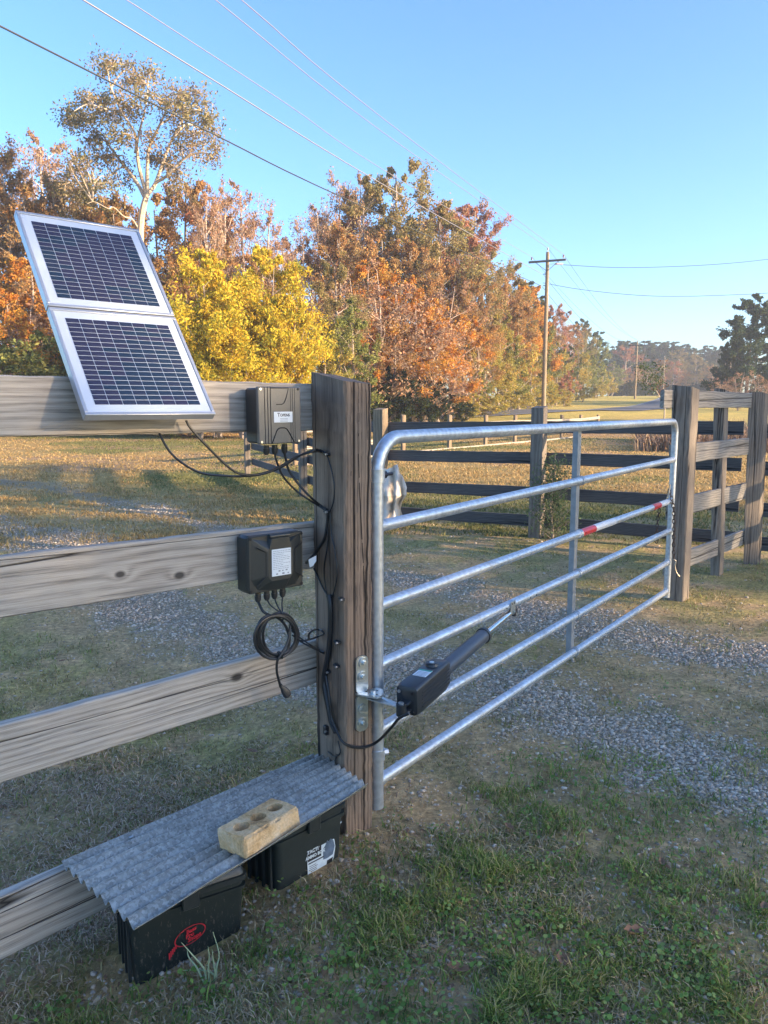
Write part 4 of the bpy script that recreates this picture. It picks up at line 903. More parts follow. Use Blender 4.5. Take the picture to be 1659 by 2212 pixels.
# hinge collar, its pin bolt, the lower hinge
b = MB(); zc = PP(816, 1027, H0, GNm).z; b.tube([gpt(0, zc - .022), gpt(0, zc + .022)], .030, 14); b.tube([gpt(0, zc - .024), gpt(0, zc - .02)], .033, 14); b.tube([gpt(0, zc + .02), gpt(0, zc + .024)], .033, 14)
put('hinge_collar', b, GM, gate)
b = MB(); b.cyl(gpt(.03, zc), gpt(.095, zc) , .006, n=8); b.cyl(gpt(.03, zc), gpt(.052, zc), .014, n=6); put('hinge_bolt', b, plain('dark_bolt', (.03, .025, .03), .5, .5), gate)
zc = PP(820, 1625, H0, GNm).z; b = MB(); b.tube([gpt(0, zc - .02), gpt(0, zc + .02)], .030, 14); b.cyl(gpt(.02, zc) + GNm * .01, gpt(.04, zc) + GNm * .02, .012, n=6); put('hinge_collar', b, GM, gate)
b = MB()
for u0 in (1.36, 1.42, 1.62, 1.69): b.cyl(gpt(u0 - .35, gz_(*RZ[3], u0)) + GNm * .0205, gpt(u0 - .35, gz_(*RZ[3], u0)) + GNm * .0222, .0045, n=8)
put('drilled_hole', b, crk, gate)
# latch chain
chm = plain('rusty_chain', (.10, .065, .045), .6, .5, .4, 200)
ch = thing('latch_chain', 'rusty chain looped over the free end of the gate beside the latch post', 'chain', PY(1452, 1080, 5.75))
def chain_run(pts, nm='link'):
    q = spline(pts, 6); L_ = [0]
    for a_, c_ in zip(q[:-1], q[1:]): L_.append(L_[-1] + (c_ - a_).length)
    st = .030; k = 0; s = 0
    while s < L_[-1]:
        i = max(j for j in range(len(L_)) if L_[j] <= s); i = min(i, len(q) - 2); p = q[i].lerp(q[i + 1], (s - L_[i]) / max(1e-6, L_[i + 1] - L_[i])); t = (q[i + 1] - q[i]).normalized()
        sd = t.cross(GNm if k % 2 else GD).normalized(); nn = t.cross(sd); put('link', MB().torus(p, nn, .011, .0034, 12, 5, ux=t, sq=1.9), chm, ch); s += st; k += 1
E_ = lambda px, py, dy=0: PY(px, py, 5.74 + dy)
chain_run([E_(1446, 1062, .0), E_(1454, 1090, -.06), E_(1456, 1130, -.06), E_(1455, 1180, -.06), E_(1456, 1210, -.06)])
chain_run([E_(1424, 1104, .1), E_(1419, 1140, .12), E_(1418, 1170, .12)])
b = MB(); b.tube(spline([E_(1447, 1046, -.02), E_(1445, 1064, -.02), E_(1441, 1080, -.03), E_(1452, 1088, -.04)], 5), .005, 6); put('hook', b, plain('worn_hook_steel', (.45, .38, .28), .45, .7), ch)
b = MB(); b.tube(spline([E_(1454, 1208, -.06), E_(1460, 1212, -.06), E_(1458, 1222, -.06), E_(1461, 1236, -.06), E_(1468, 1246, -.06)], 5), .005, 6); put('hook', b, bpy.data.materials['worn_hook_steel'], ch)

# ------------------------------------------------------------------ utility poles and wires
PX, PYY = 10.35, 50.0; zb = tz(PX, PYY)
steel = plain('line_hardware', (.18, .18, .18), .6, .4); porc = plain('brown_insulator', (.20, .12, .14), .3, 0); porw = plain('pale_insulator', (.5, .42, .45), .3)
xarm_m = plain('crossarm_wood', (.13, .125, .11), .9)
LD = Vector((-.40, -.917, 0)).normalized(); XA = Vector((.917, -.40, 0)).normalized()
def upole(x, y, ztop, label, full=True, ztip=None):
    z0 = tz(x, y) - .3; t = thing('utility_pole', label, 'utility pole', (x, y, z0 + .3)); k = (ztop - z0) / 12
    put('pole', MB().tube([(x, y, z0), (x, y, z0 + 4 * k), (x, y, ztop - .15)], [.155, .14, .105], 14), W_POLE, t)
    za = ztop - .72; c_ = Vector((x, y, za)) - LD * .0 + LD * .14
    M_ = frame(c_, XA, UP.cross(XA), UP); put('crossarm', MB().box((0, 0, 0), (2.36, .1, .125), M_, .006), xarm_m, t)
    for s in (-1, 1):
        put('arm_brace', MB().cyl(c_ + XA * s * .72 - UP * .06, Vector((x, y, za - .62)) + LD * .1, .018, n=6), steel, t)
        b = MB(); p = c_ + XA * s * (1.02 if s > 0 else .98); b.tube([p, p + UP * .14, p + UP * .15, p + UP * .2, p + UP * .21, p + UP * .26, p + UP * .27, p + UP * .32], [.012, .012, .06, .06, .035, .055, .05, .03], 10); put('insulator', b, porc, t)
    b = MB(); p = Vector((x, y, ztop - .15)); b.tube([p, p + UP * .12, p + UP * .13, p + UP * .18, p + UP * .19, p + UP * .24, p + UP * .27], [.012, .012, .06, .06, .035, .055, .03], 10); put('insulator', b, porw, t)
    return t, c_
zt = PY(1178, 540, PYY).z
t1, arm1 = upole(PX + .05, PYY, zt + .02, 'nearest tall wooden utility pole with one crossarm, standing before the wood')
b = MB(); 
for py in (592, 617): q = PY(1170, py, PYY); b.cyl(Vector((PX - .18, PYY, q.z)), Vector((PX + .18, PYY, q.z)), .03, n=6)
put('cable_clamp', b, steel, t1)
b = MB(); q = PY(1217, 570, PYY - .3); b.tube([Vector((PX + .1, PYY, q.z + .02)), q - Vector((.55, 0, 0)), q - Vector((.5, 0, 0)), q - Vector((.35, 0, 0)), q - Vector((.3, 0, 0)), q - Vector((.1, 0, 0)), q], [.012, .012, .06, .06, .04, .06, .02], 8); put('strain_insulator', b, porw, t1)
poles = [(1377, 735, 112), (1436, 770, 168), (1469, 800, 225), (1529, 812, 235), (1333, 832, 150)]
lbl = ['second utility pole beyond the gate, thin and dark against the far trees', 'third utility pole farther down the line, right of the second', 'fourth, very small utility pole in the distance', 'tiny far pole seen just left of the right fence posts', 'short bare pole standing on the crest of the road left of the second utility pole']
far = []
for (px, top, Y), lb in zip(poles, lbl):
    p = PY(px, top, Y)
    if px == 1333:
        t = thing('roadside_pole', lb, 'pole', (p.x, Y, tz(p.x, Y))); put('pole', MB().tube([(p.x - 1.2, Y, tz(p.x, Y) - .3), p], [.14, .1], 8), W_POLE, t); b = MB().cyl(p - UP * .15 - Vector((.3, 0, 0)), p - UP * .15 + Vector((.3, 0, 0)), .05, n=6); put('cross_bar', b, xarm_m, t); continue
    far.append((upole(p.x, Y, p.z, lb), p))
wm = plain('bright_wire', (.30, .28, .30), .5, .6); wd = plain('black_wire', (.03, .035, .035), .6)
def vplane(px, py, A_, u): n_ = Vector((u.y, -u.x, 0)); return PP(px, py, A_, n_)
def wire(A_, pix, label, mt, r, u=LD, ext=8):
    pts = [Vector(A_)] + [vplane(px, py, A_, u) for px, py in pix[::-1]]
    last = pts[-1] + (pts[-1] - pts[-2]).normalized() * ext; pts.append(last); q = spline(pts, 5)
    o = put('power_line', MB().tube(q, r, 5), mt, loc=A_); tag(o, label, 'wire')
pt = lambda px, py, Y=PYY: PY(px, py, Y)
def sagpts(a_, c_, sag, n=14): a_, c_ = Vector(a_), Vector(c_); return [a_.lerp(c_, i / n) - UP * (4 * sag * (i / n) * (1 - i / n)) for i in range(n + 1)]
e5 = arm1 + XA * 1.02 + UP * .32; e3 = arm1 - XA * .98 + UP * .32; e4 = Vector((PX + .05, PYY, zt + .12))
wire(e3, [(274, 0), (620, 225), (830, 368)], 'wire second from left at the top edge, ending on the left crossarm insulator', wm, .011)
wire(e4, [(466, 0), (830, 288)], 'wire third from left at the top edge, ending on the pole tip', wm, .011)
wire(e5, [(522, 0), (830, 258)], 'rightmost wire at the top edge, ending on the right crossarm insulator', wm, .011)
wire(pt(1171, 592), [(180, 0), (480, 185), (830, 400)], 'bright wire leaving the top edge farthest left, ending below the crossarm', wm, .015)
wire(pt(1168, 617), [(0, 56), (472, 295), (770, 440)], 'dark cable entering at the left edge and crossing the tall tree crown', wd, .017, ext=10)
f2, p2_ = far[0]; a2 = f2[1]
runs = [(e3, a2 - XA * .98 + UP * .3, 1.1, wd, .011), (e4, p2_ + UP * .1, 1.0, wd, .011), (e5, a2 + XA * 1.02 + UP * .3, 1.1, wd, .011), (pt(1173, 592), p2_ - UP * 1.6, 1.5, wd, .014), (pt(1171, 619), p2_ - UP * 3.0, 1.6, wd, .016)]
nm = ['left crossarm wire sagging on from the nearest pole to the second pole', 'pole tip wire running on from the nearest pole to the second pole', 'right crossarm wire running on from the nearest pole to the second pole', 'upper low wire sagging from the nearest pole shaft to the second pole', 'lowest cable sagging from the nearest pole shaft to the second pole']
for (a_, c_, s_, m_, r), lb in zip(runs, nm): o = put('power_line', MB().tube(sagpts(a_, c_, s_), r, 4), m_, loc=a_); tag(o, lb, 'wire')
for i in range(len(far) - 2):
    for k, dz in enumerate((0, -.9, -2.5)):
        a_, c_ = far[i][1] + UP * dz, far[i + 1][1] + UP * dz; o = put('power_line', MB().tube(sagpts(a_, c_, 1.4), .014, 4), wd, loc=a_); tag(o, ('upper', 'middle', 'lower')[k] + ' faint far wire ' + ('from the second to the third pole' if i == 0 else 'from the third to the fourth pole'), 'wire', 'far wires between the distant poles')
for pix, lb in (([(1217, 572), (1330, 578), (1450, 576), (1560, 570), (1659, 560), (1800, 540)], 'upper wire crossing the sky from the crossarm to the right edge'), ([(1173, 611), (1260, 626), (1380, 638), (1480, 640), (1580, 637), (1659, 633), (1800, 620)], 'lower wire crossing the sky from the pole shaft to the right edge')):
    u = Vector((.95, .31, 0)).normalized(); A_ = pt(*pix[0]); pts = [vplane(px, py, A_, u) for px, py in pix]; o = put('power_line', MB().tube(spline(pts, 4), .015, 4), wd, loc=A_); tag(o, lb, 'wire')

# ------------------------------------------------------------------ standing rock, cedar, weeds
def lumpy(c, rx, ry, rz, seed, n=28, m=22, amp=.18, shape=None):
    rs = random.Random(seed); off = rs.random() * 50; b = MB(); vs = []; fs = []
    for j in range(m + 1):
        ph = math.pi * j / m
        for i in range(n):
            th = 2 * math.pi * i / n; d = Vector((math.sin(ph) * math.cos(th), math.sin(ph) * math.sin(th), math.cos(ph)))
            k = 1 + amp * 2 * (float(fbm(d.x * 1.5 + off, d.y * 1.5 + d.z * 2.1, 1.3, 3)) - .5) ; p = Vector((d.x * rx * k, d.y * ry * k, d.z * rz * k))
            if shape: p = shape(p)
            vs.append(Vector(c) + p)
    for j in range(m):
        for i in range(n): fs.append((j * n + i, (j + 1) * n + i, (j + 1) * n + (i + 1) % n, j * n + (i + 1) % n))
    return b.add(vs, fs)
m, nt, bs = mat('banded_rock'); v = coords(nt, (1, 1, .8)); w_ = N(nt, 'ShaderNodeTexWave', Scale=2.2, Distortion=9.0, Detail=3); w_.bands_direction = 'X'; nt.links.new(v, w_.inputs[0])
c_ = ramp(nt, math_(nt, 'ADD', math_(nt, 'MULTIPLY', w_.outputs[0], .5), math_(nt, 'MULTIPLY', noise(nt, v, 5, 6), .6)), [(.20, (.10, .08, .06)), (.33, (.34, .28, .21)), (.5, (.62, .50, .38)), (.8, (.66, .60, .52))])
nt.links.new(c_, bs.inputs[0]); bs.inputs['Roughness'].default_value = .9; bump(nt, bs, w_.outputs[0], .8, .03)
rx0 = PY(842, 1118, 9.5)
def rshape(p):
    t = (p.z + .37) / .74; k = .95 - .35 * math.exp(-((t - .42) / .16) ** 2) + .1 * math.exp(-((t - .7) / .15) ** 2); return Vector((p.x * k * (1 if p.x > 0 else 1.15) + .03 * t, p.y * k, p.z))
rk = put('standing_rock', lumpy((rx0.x - .01, 9.5, tz(rx0.x, 9.5) + .34),   .20, .15, .45, 4, 26, 16, .22, rshape), m, loc=(rx0.x, 9.5, 0), smooth=False); tag(rk, 'upright banded grey and tan rock seen behind the hinge end of the gate', 'rock')
# cedar sapling
cb = PY(1190, 1172, 8.35); cb.z = tz(cb.x, 8.35); rnd = random.Random(31); tb = []; an = []
st_ = [Vector((cb.x + .02 * math.sin(i), cb.y, cb.z - .05 + .93 * i / 9)) for i in range(10)]; tb.append((st_, [.014 * (1 - .85 * i / 9) for i in range(10)], 0))
for i in range(64):
    t = .08 + .9 * rnd.random(); p = st_[0].lerp(st_[-1], t); a_ = rnd.uniform(0, 6.28); L_ = (.40 - .22 * t) * rnd.uniform(.6, 1.15); d = Vector((math.cos(a_), math.sin(a_), rnd.uniform(.5, 1.2))).normalized()
    q = spline([p, p + d * L_ * .5, p + d * L_ + Vector((0, 0, .03))], 3); tb.append((q, [.004 * (1 - .7 * k / (len(q) - 1)) for k in range(len(q))], 2))
    for k in range(2, len(q)): an.append((q[k], .09))
cs_ = thing('cedar_sapling', 'small wispy dark cedar sapling standing before the middle post of the dark fence', 'sapling', cb); b = MB()
for pts, rr, lev in tb: b.tube(pts, rr, 4, False)
put('stem', b, BK_GREY, cs_); cm = leaf_mesh('foliage', np.random.RandomState(2), [(a_ - cb, s) for a_, s in an], 3000, .011, [(.11, .16, .07), (.15, .20, .08), (.10, .11, .06)], sig=1.3, shape=1.6); put_mesh('foliage', cm, cs_, Matrix.Translation(cb))
# young leaning tree with a stake by the latch post, dry weeds beside the road
lb_ = PY(1436, 880, 34); tb = thing('leaning_sapling', 'thin leaning leafy sapling just left of the latch post top', 'sapling', (lb_.x, 34, tz(lb_.x, 34)))
tp_ = PY(1415, 838, 34); b = MB().tube([(lb_.x, 34, tz(lb_.x, 34) - .1), lb_, tp_], [.035, .03, .015], 6); put('stem', b, BK_PALE, tb)
an = []
rnd = random.Random(4)
for i in range(26): q = PY(1408 + rnd.uniform(-24, 22), 800 + rnd.uniform(-14, 48) , 34 + rnd.uniform(-.4, .4)); an.append((q - WLD[tb.name].translation, .35))
put_mesh('crown', leaf_mesh('crown', np.random.RandomState(3), an, 900, .05, [(.06, .10, .04), (.10, .13, .05), (.22, .12, .07)], sig=1.0), tb, Matrix.Translation(WLD[tb.name].translation))
wx, wy, hh_ = [], [], []
for i in range(5200):
    px = rnd.uniform(1375, 1700); Y = rnd.uniform(26, 36); q = PY(px, 890, Y)
    if px < 1450 and rnd.random() < .55: continue
    wx.append(q.x); wy.append(Y); hh_.append(rnd.uniform(.35, 1.25) * (.75 if px < 1440 else 1))
n = len(wx); Vb, Fb, nb, Cb = blades(np.array(wx), np.array(wy), np.array(hh_), .035 + .02 * rg.rand(n), .1 + .5 * rg.rand(n), pick([(.24, .15, .10), (.30, .19, .12), (.18, .12, .09), (.34, .25, .15)], n), .9)
tag(link(bpy.data.objects.new('dry_weeds', np_mesh('dry_weeds', Vb, Fb, nb, Cb, litter_mat)), 'dry_weeds', Matrix.Identity(4), None), 'tall dry reddish brown weeds beyond the fence at right', 'weeds', kind='stuff')

# ------------------------------------------------------------------ solar panels
ALU = plain('anodised_aluminium', (.45, .47, .50), .38, .5, .06, 60)
WHT = plain('white_backsheet', (.54, .59, .66), .22, 0, .04, 8)
cell_m = []
for nm_, c_ in (('solar_cell_blue', (.020, .034, .058)), ('solar_cell_violet', (.032, .032, .060)), ('solar_cell_deep', (.025, .033, .058))):
    m, nt, bs = mat(nm_); v = coords(nt, (1, 1, 1)); c2 = ramp(nt, noise(nt, v, 60, 3), [(.3, tuple(q * .75 for q in c_)), (.7, tuple(q * 1.35 for q in c_))]); nt.links.new(c2, bs.inputs[0]); bs.inputs['Roughness'].default_value = .16; cell_m.append(m)
til = Vector((-.663, .749, 0)); OFF = .145
_r = [ray(185, 896), ray(466.5, 895), ray(33, 453)]
_s = ((P0.x * FN.x + P0.y * FN.y) + OFF) / (_r[0].x * FN.x + _r[0].y * FN.y); sBL = Vector((0, 0, EYE)) + _r[0] * _s
_k = _r[2].x / _r[2].y; _a = (sBL.x - _k * sBL.y) / (.663 + _k * .749); _y = sBL.y + .749 * _a
vv = til * _a + UP * (EYE + _r[2].z / _r[2].y * _y - sBL.z); _k = _r[1].x / _r[1].y; PWd = (_k * sBL.y - sBL.x) / (FD.x - _k * FD.y); PL = vv.length; vdir = vv.normalized(); udir = FD.copy(); ndir = udir.cross(vdir)
if ndir.dot(Vector((.3, -1, .2))) < 0: ndir = -ndir
TK = .026
def panel(org, label, seed):
    t = thing('solar_panel', label, 'solar panel', org); M = frame(org, udir, vdir, ndir) if udir.cross(vdir).dot(ndir) > 0 else frame(org, udir, vdir, ndir)
    hgt = PL / 2 - .003; fw = .010
    for nm_, c_, s_ in (('frame_rail', (PWd / 2, fw / 2, -TK / 2), (PWd, fw, TK)), ('frame_rail', (PWd / 2, hgt - fw / 2, -TK / 2), (PWd, fw, TK)), ('frame_rail', (fw / 2, hgt / 2, -TK / 2), (fw, hgt - 2 * fw, TK)), ('frame_rail', (PWd - fw / 2, hgt / 2, -TK / 2), (fw, hgt - 2 * fw, TK))):
        put(nm_, MB().box(c_, s_, None, .0012), ALU, t, M=M)
    put('backsheet', MB().box((PWd / 2, hgt / 2, -.006), (PWd - 2 * fw - .001, hgt - 2 * fw - .001, .005), None), WHT, t, M=M)
    nc, nrw = 8, 18; mx, my = .036, .036; cw, chh = (PWd - 2 * mx) / nc, (hgt - 2 * my) / nrw
    cb_ = MB().box((0, 0, 0), (cw - .0022, chh - .0026, .0012), None); ms = []
    for cm_ in cell_m: q = cb_.mesh('cell'); q.materials.append(cm_); ms.append(q)
    r5 = random.Random(seed)
    for i in range(nc):
        for j in range(nrw):
            lf = float(vn(i * .35 + seed, j * .12, 1.0, 3)); k = 1 if lf + r5.uniform(-.15, .15) - i * .05 > .33 else (2 if r5.random() < .3 else 0)
            put_mesh('cell', ms[k], t, M @ Matrix.Translation((mx + cw * (i + .5), my + chh * (j + .5), -.0027)))
    return t
if udir.cross(vdir).dot(ndir) < 0: udir, ndir = udir, ndir
panel(sBL, 'lower of the two small framed solar panels leaning on the top board', 3)
panel(sBL + vdir * (PL / 2 + .003), 'upper of the two small framed solar panels, topmost against the trees', 8)
mb_ = thing('panel_bracket', 'dark tilt bracket fixing the solar panels to the top board', 'bracket', sBL + udir * .2)
blk = plain('black_steel', (.03, .03, .032), .5, .3)
b = MB()
for u in (.08, .32):
    p = sBL + udir * u - ndir * (TK + .004); b.tube([p + vdir * .01, p + vdir * (PL * .9)], .009, 6); q = p + vdir * .30; w_ = P0 + FD * ((sBL + udir * u - P0).dot(FD)) + UP * 1.58 ; b.tube([q, Vector((w_.x, w_.y, 1.57))], .007, 6)
put('strut', b, blk, mb_)

# ------------------------------------------------------------------ control boxes
PLA = plain('black_plastic', (.036, .036, .036), .42, 0, .12, 90, .12)
PLB = plain('satin_black_plastic', (.030, .034, .033), .36, 0, .12, 90, .1)
PLG = plain('groove_shadow_black', (.010, .010, .010), .7)
STK = plain('white_sticker', (.70, .74, .76), .4, 0, .03, 10); INK = plain('grey_print', (.24, .26, .29), .6); INKD = plain('dark_print', (.05, .05, .06), .6)
SCW = plain('bright_screw', (.55, .55, .55), .3, .9)
def gland(p, r, h, par, d=Vector((0, 0, -1))):
    b = MB(); n_ = 10; b.tube([p, p + d * h * .3, p + d * h * .32, p + d * h * .75, p + d * h], [r * .85, r * .85, r, r * .92, r * .55], n_); put('cable_gland', b, PLA, par)
# upper box, square to the fence, leaning 2 degrees
tl, tr_, bl_, br_ = ff(554, 835, .095), ff(645.5, 836.5, .095), ff(561, 960.5, .095), ff(654, 956, .095)
bx_u = ((tr_ - tl) + (br_ - bl_)).normalized(); bx_v = FN.cross(bx_u); bx_v = bx_v if bx_v.z > 0 else -bx_v
bw = ((tr_ - tl).length + (br_ - bl_).length) / 2; bh = ((tl - bl_).length + (tr_ - br_).length) / 2; bc = (tl + tr_ + bl_ + br_) / 4
ux = ((tr_ - tl) + (br_ - bl_)).normalized(); uz = ((tl - bl_) + (tr_ - br_)); uz = (uz - ux * uz.dot(ux)).normalized(); uy = uz.cross(ux)   # y points into the fence
Mb = frame(bc, ux, uy, uz)
cbx = thing('control_box', 'upper dark grey control box on the top board with a small name sticker', 'control box', bc)
put('housing', MB().box((0, .047, 0), (bw - .006, .072, bh - .006), None, .006), PLA, cbx, M=Mb)
put('lid', MB().box((0, .006, 0), (bw, .014, bh), None, .003), plain('lid_plastic', (.12, .115, .105), .38, 0, .08, 70, .08), cbx, M=Mb)
def groove(pts, w, par, M, dep=.0014, mt=None, nm='groove'):
    b = MB(); vs = []; P_ = [Vector((p[0], -dep, p[1])) for p in pts]
    b.tube(P_, w, 5); return put(nm, b, mt or PLG, par, M=M)
W2, H2 = bw / 2, bh / 2
for fx in (-.70, -.56, -.43): groove([(W2 * fx, H2 * .985), (W2 * fx, -H2 * .985)], .0012, cbx, Mb)
for fx in (.50, .60, .70): groove([(W2 * fx, H2 * .97), (W2 * fx, -H2 * .97)], .0007, cbx, Mb)
groove([(-.40 * W2, .96 * H2), (.42 * W2, .96 * H2), (.30 * W2, .62 * H2), (.20 * W2, .44 * H2), (.10 * W2, .39 * H2), (-.16 * W2, .39 * H2)], .0014, cbx, Mb)
groove([(-.40 * W2, -.98 * H2), (-.18 * W2, -.55 * H2), (-.10 * W2, -.47 * H2), (0, -.44 * H2), (.2 * W2, -.44 * H2), (.30 * W2, -.48 * H2), (.40 * W2, -.60 * H2), (.66 * W2, -.97 * H2)], .0018, cbx, Mb)
for sx, sz in ((-1, 1), (1, 1), (-1, -1), (1, -1)):
    p = (sx * W2 * .87, .0, sz * H2 * .92); b = MB().tube([(p[0], .002, p[2]), (p[0], -.0022, p[2])], .0042, 10); put('lid_screw', b, SCW if sz < 0 or sx < 0 else PLG, cbx, M=Mb)
sx0, sx1, sz0, sz1 = -.30 * W2, .58 * W2, -.25 * H2, .13 * H2
stick = put('name_sticker', MB().box(((sx0 + sx1) / 2, -.0022, (sz0 + sz1) / 2), (sx1 - sx0, .0016, sz1 - sz0), None, .0006), STK, cbx, M=Mb)
def letter(body, size, cx, cz, M, par, mt, dep=-.0034, bold=.0, shear=0, nm='lettering', rot=0):
    me = text_mesh(body, size, .0002, shear, bold); me.materials.append(mt); T = M @ Matrix.Translation((cx, dep, cz)) @ Matrix.Rotation(rot, 4, 'Y') @ Matrix.Rotation(math.pi / 2, 4, 'X')
    return put_mesh(nm, me, par, T)
sc_x = (sx0 + sx1) / 2; letter('T', .017, sc_x - .0185, (sz0 + sz1) / 2 + .007, Mb, stick, INKD, bold=.0003); letter('OPENS', .0125, sc_x + .006, (sz0 + sz1) / 2 + .006, Mb, stick, INKD, bold=.0003)
b = MB()
for k in range(3): b.box((sc_x + .002, -.0031, (sz0 + sz1) / 2 - .005 - k * .0045), (.030, .0004, .0014))
put('small_print', b, INK, stick, M=Mb)
gl_u = []
for px, py in ((575, 962), (593, 961), (614, 959)):
    q = ff(px, py, .05); gland(q, .0115, .032, cbx); gl_u.append(q - UP * .03)
# lower box, raised lid with bevelled panels
tl, tr_, bl_, br_ = ff(536.5, 1159, .085), ff(654.5, 1147, .085), ff(539, 1287, .085), ff(657.5, 1264, .085)
ux = ((tr_ - tl) + (br_ - bl_)).normalized(); uz = ((tl - bl_) + (tr_ - br_)); uz = (uz - ux * uz.dot(ux)).normalized(); uy = uz.cross(ux); bc2 = (tl + tr_ + bl_ + br_) / 4
bw2 = ((tr_ - tl).length + (br_ - bl_).length) / 2; bh2 = ((tl - bl_).length + (tr_ - br_).length) / 2; Mc = frame(bc2, ux, uy, uz); W3, H3 = bw2 / 2, bh2 / 2
bbx = thing('battery_box', 'lower black plastic box on the second board with a large white label', 'control box', bc2)
put('housing', MB().box((0, .045, 0), (bw2, .072, bh2), None, .009), PLB, bbx, M=Mc)
b = MB(); y0 = .010; y1 = -.014
outer = [(-W3, -H3), (W3, -H3), (W3, H3), (-W3, H3)]; 
# lid: base plate then a star-shaped raised plateau
b.box((0, .008, 0), (bw2 - .002, .010, bh2 - .002), None, .003)
pl_o = [(-.96, -.5), (-.72, -.9), (-.3, -.97), (.3, -.97), (.72, -.9), (.96, -.5), (.96, .5), (.9, .92), (.42, .80), (.40, .98), (-.30, .98), (-.34, .80), (-.92, .92), (-.96, .5)]
pl_i = [(-.40, -.42), (-.36, -.50), (-.28, -.60), (.36, -.60), (.46, -.50), (.50, -.42), (.50, .44), (.46, .50), (.40, .70), (.38, .86), (-.26, .86), (-.30, .70), (-.36, .50), (-.40, .42)]
b.loft([[Vector((x * W3, .004, z * H3)) for x, z in pl_o], [Vector((x * W3, y1, z * H3)) for x, z in pl_i]])
put('lid', b, PLB, bbx, M=Mc, smooth=False)
groove([(-.80 * W3, .62 * H3), (-.46 * W3, .42 * H3), (-.46 * W3, -.42 * H3), (-.80 * W3, -.72 * H3)], .0022, bbx, Mc, .011)
groove([(.86 * W3, .60 * H3), (.60 * W3, .42 * H3), (.60 * W3, -.42 * H3), (.90 * W3, -.62 * H3)], .0022, bbx, Mc, .011)
b = MB().tube([(-.30 * W3, -.004, .93 * H3), (.40 * W3, -.004, .93 * H3)], .009, 10); put('lid_bulge', b, PLB, bbx, M=Mc)
for sx, sz in ((-1, 1), (1, 1), (-1, -1), (1, -1)): put('lid_screw', MB().tube([(sx * W3 * .93, .004, sz * H3 * .90), (sx * W3 * .93, .001, sz * H3 * .90)], .005, 10), PLG, bbx, M=Mc)
lab = put('printed_label', MB().box((.07 * W3, y1 - .001, .02 * H3), (.70 * W3, .0012, .94 * H3), None, .0004), STK, bbx, M=Mc)
b = MB(); rr_ = random.Random(4)
for k in range(11):
    z = .02 * H3 + .40 * H3 - k * .062 * H3; w_ = (.56 if k not in (2, 6, 8) else .36) * W3
    x = .07 * W3 - .30 * W3
    while x < .07 * W3 - .30 * W3 + w_: d_ = rr_.uniform(.004, .011); b.box((x + d_ / 2, y1 - .0018, z), (d_, .0004, .0014)); x += d_ + .0022
for (x, z, s_) in ((-.06, -.28, .05), (.06, -.28, .04), (.2, -.27, .05), (-.15, -.38, .05), (.08, -.38, .06), (.26, -.38, .04)): b.box((x * W3 + .05 * W3, y1 - .0018, z * H3), (s_ * W3 * 1.4, .0004, s_ * H3 * .9))
put('small_print', b, INK, lab, M=Mc)
gl_l = []
for px, py in ((557, 1281), (576, 1277), (592.5, 1274), (610, 1270)):
    q = ff(px, py, .045); gland(q, .0115, .032, bbx); gl_l.append(q - UP * .028)

# ------------------------------------------------------------------ cables
CB = plain('black_cable', (.018, .019, .021), .38, 0, .1, 50)
def cable(pts, r, label, k=8, n=8, nm='cable', cat='cable'):
    o = put(nm, MB().tube(spline(pts, k), r, n), CB, loc=pts[0]); tag(o, label, cat); return o
cable([ff(345, 928, -.03), ff(346, 940, .0), ff(375, 985, .02), ff(430, 1020, .03), ff(490, 1028, .04), ff(540, 1028, .05), ff(575, 1022, .06), ff(610, 1008, .07), ff(650, 983, .09), ff(680, 972, .12), lface(690, 972, .012), lface(704, 979, .008)], .0038, 'black lead hanging from below the top board at left, looping across to the gate post')
cable([ff(402, 908, .03), ff(412, 925, .035), ff(450, 967, .04), ff(490, 1006, .045), ff(520, 1024, .05), ff(560, 1024, .055), ff(600, 1010, .07), ff(640, 987, .09), ff(676, 976, .12), lface(692, 976, .012), lface(705, 983, .008)], .0038, 'black lead dropping from the underside of the lower solar panel to the gate post')
cable([gl_u[1], ff(598, 998, .05), ff(612, 1030, .05), ff(640, 1060, .06), ff(668, 1080, .09), lface(688, 1092, .02), lface(704, 1104, .008)], .0036, 'cable from the middle gland of the upper box to the post clip')
cable([gl_u[2], ff(618, 995, .05), ff(626, 1020, .05), ff(650, 1052, .07), ff(672, 1075, .09), lface(690, 1090, .015), lface(706, 1101, .008)], .0042, 'cable from the right gland of the upper box to the post clip')
cable([lface(706, 981, .008), lface(716, 1015, .006), lface(722, 1050, .006), lface(720, 1085, .006), lface(711, 1108, .006)], .0026, 'thin cable running down the post between the first and second clips')
cable([lface(708, 1106, .007), lface(706, 1135, .007), lface(700, 1165, .01), lface(684, 1190, .012), ff(672, 1205, .1), ff(662, 1216, .05)], .0052, 'thicker cable curving down from the second clip behind the lower box')
cable([lface(713, 1108, .006), lface(716, 1150, .006), lface(724, 1195, .006), lface(728, 1240, .006), lface(722, 1275, .006), lface(713, 1300, .007)], .0026, 'thin cable bowing to the right down the left face of the post')
cable([lface(678, 1228, .006), lface(688, 1250, .006), lface(700, 1275, .006), lface(710, 1290, .007)], .003, 'short cable slanting down the post below the white tag')
cable([lface(706, 1110, .006), lface(708, 1170, .006), lface(700, 1230, .006), lface(706, 1290, .007)], .0024, 'thin cable running straight down the middle of the left face of the post')
q = [lface(711, 1285, .010), lface(714, 1310, .012), lface(714, 1350, .012), lface(711, 1400, .012), lface(704, 1440, .012), lface(700, 1470, .012), lface(704, 1500, .014), lface(710, 1530, .014), lface(716, 1560, .014), lface(726, 1582, .012)]
cable(q, .0105, 'thick taped bundle of cables running down the left face of the post', nm='cable_bundle', cat='cable bundle')
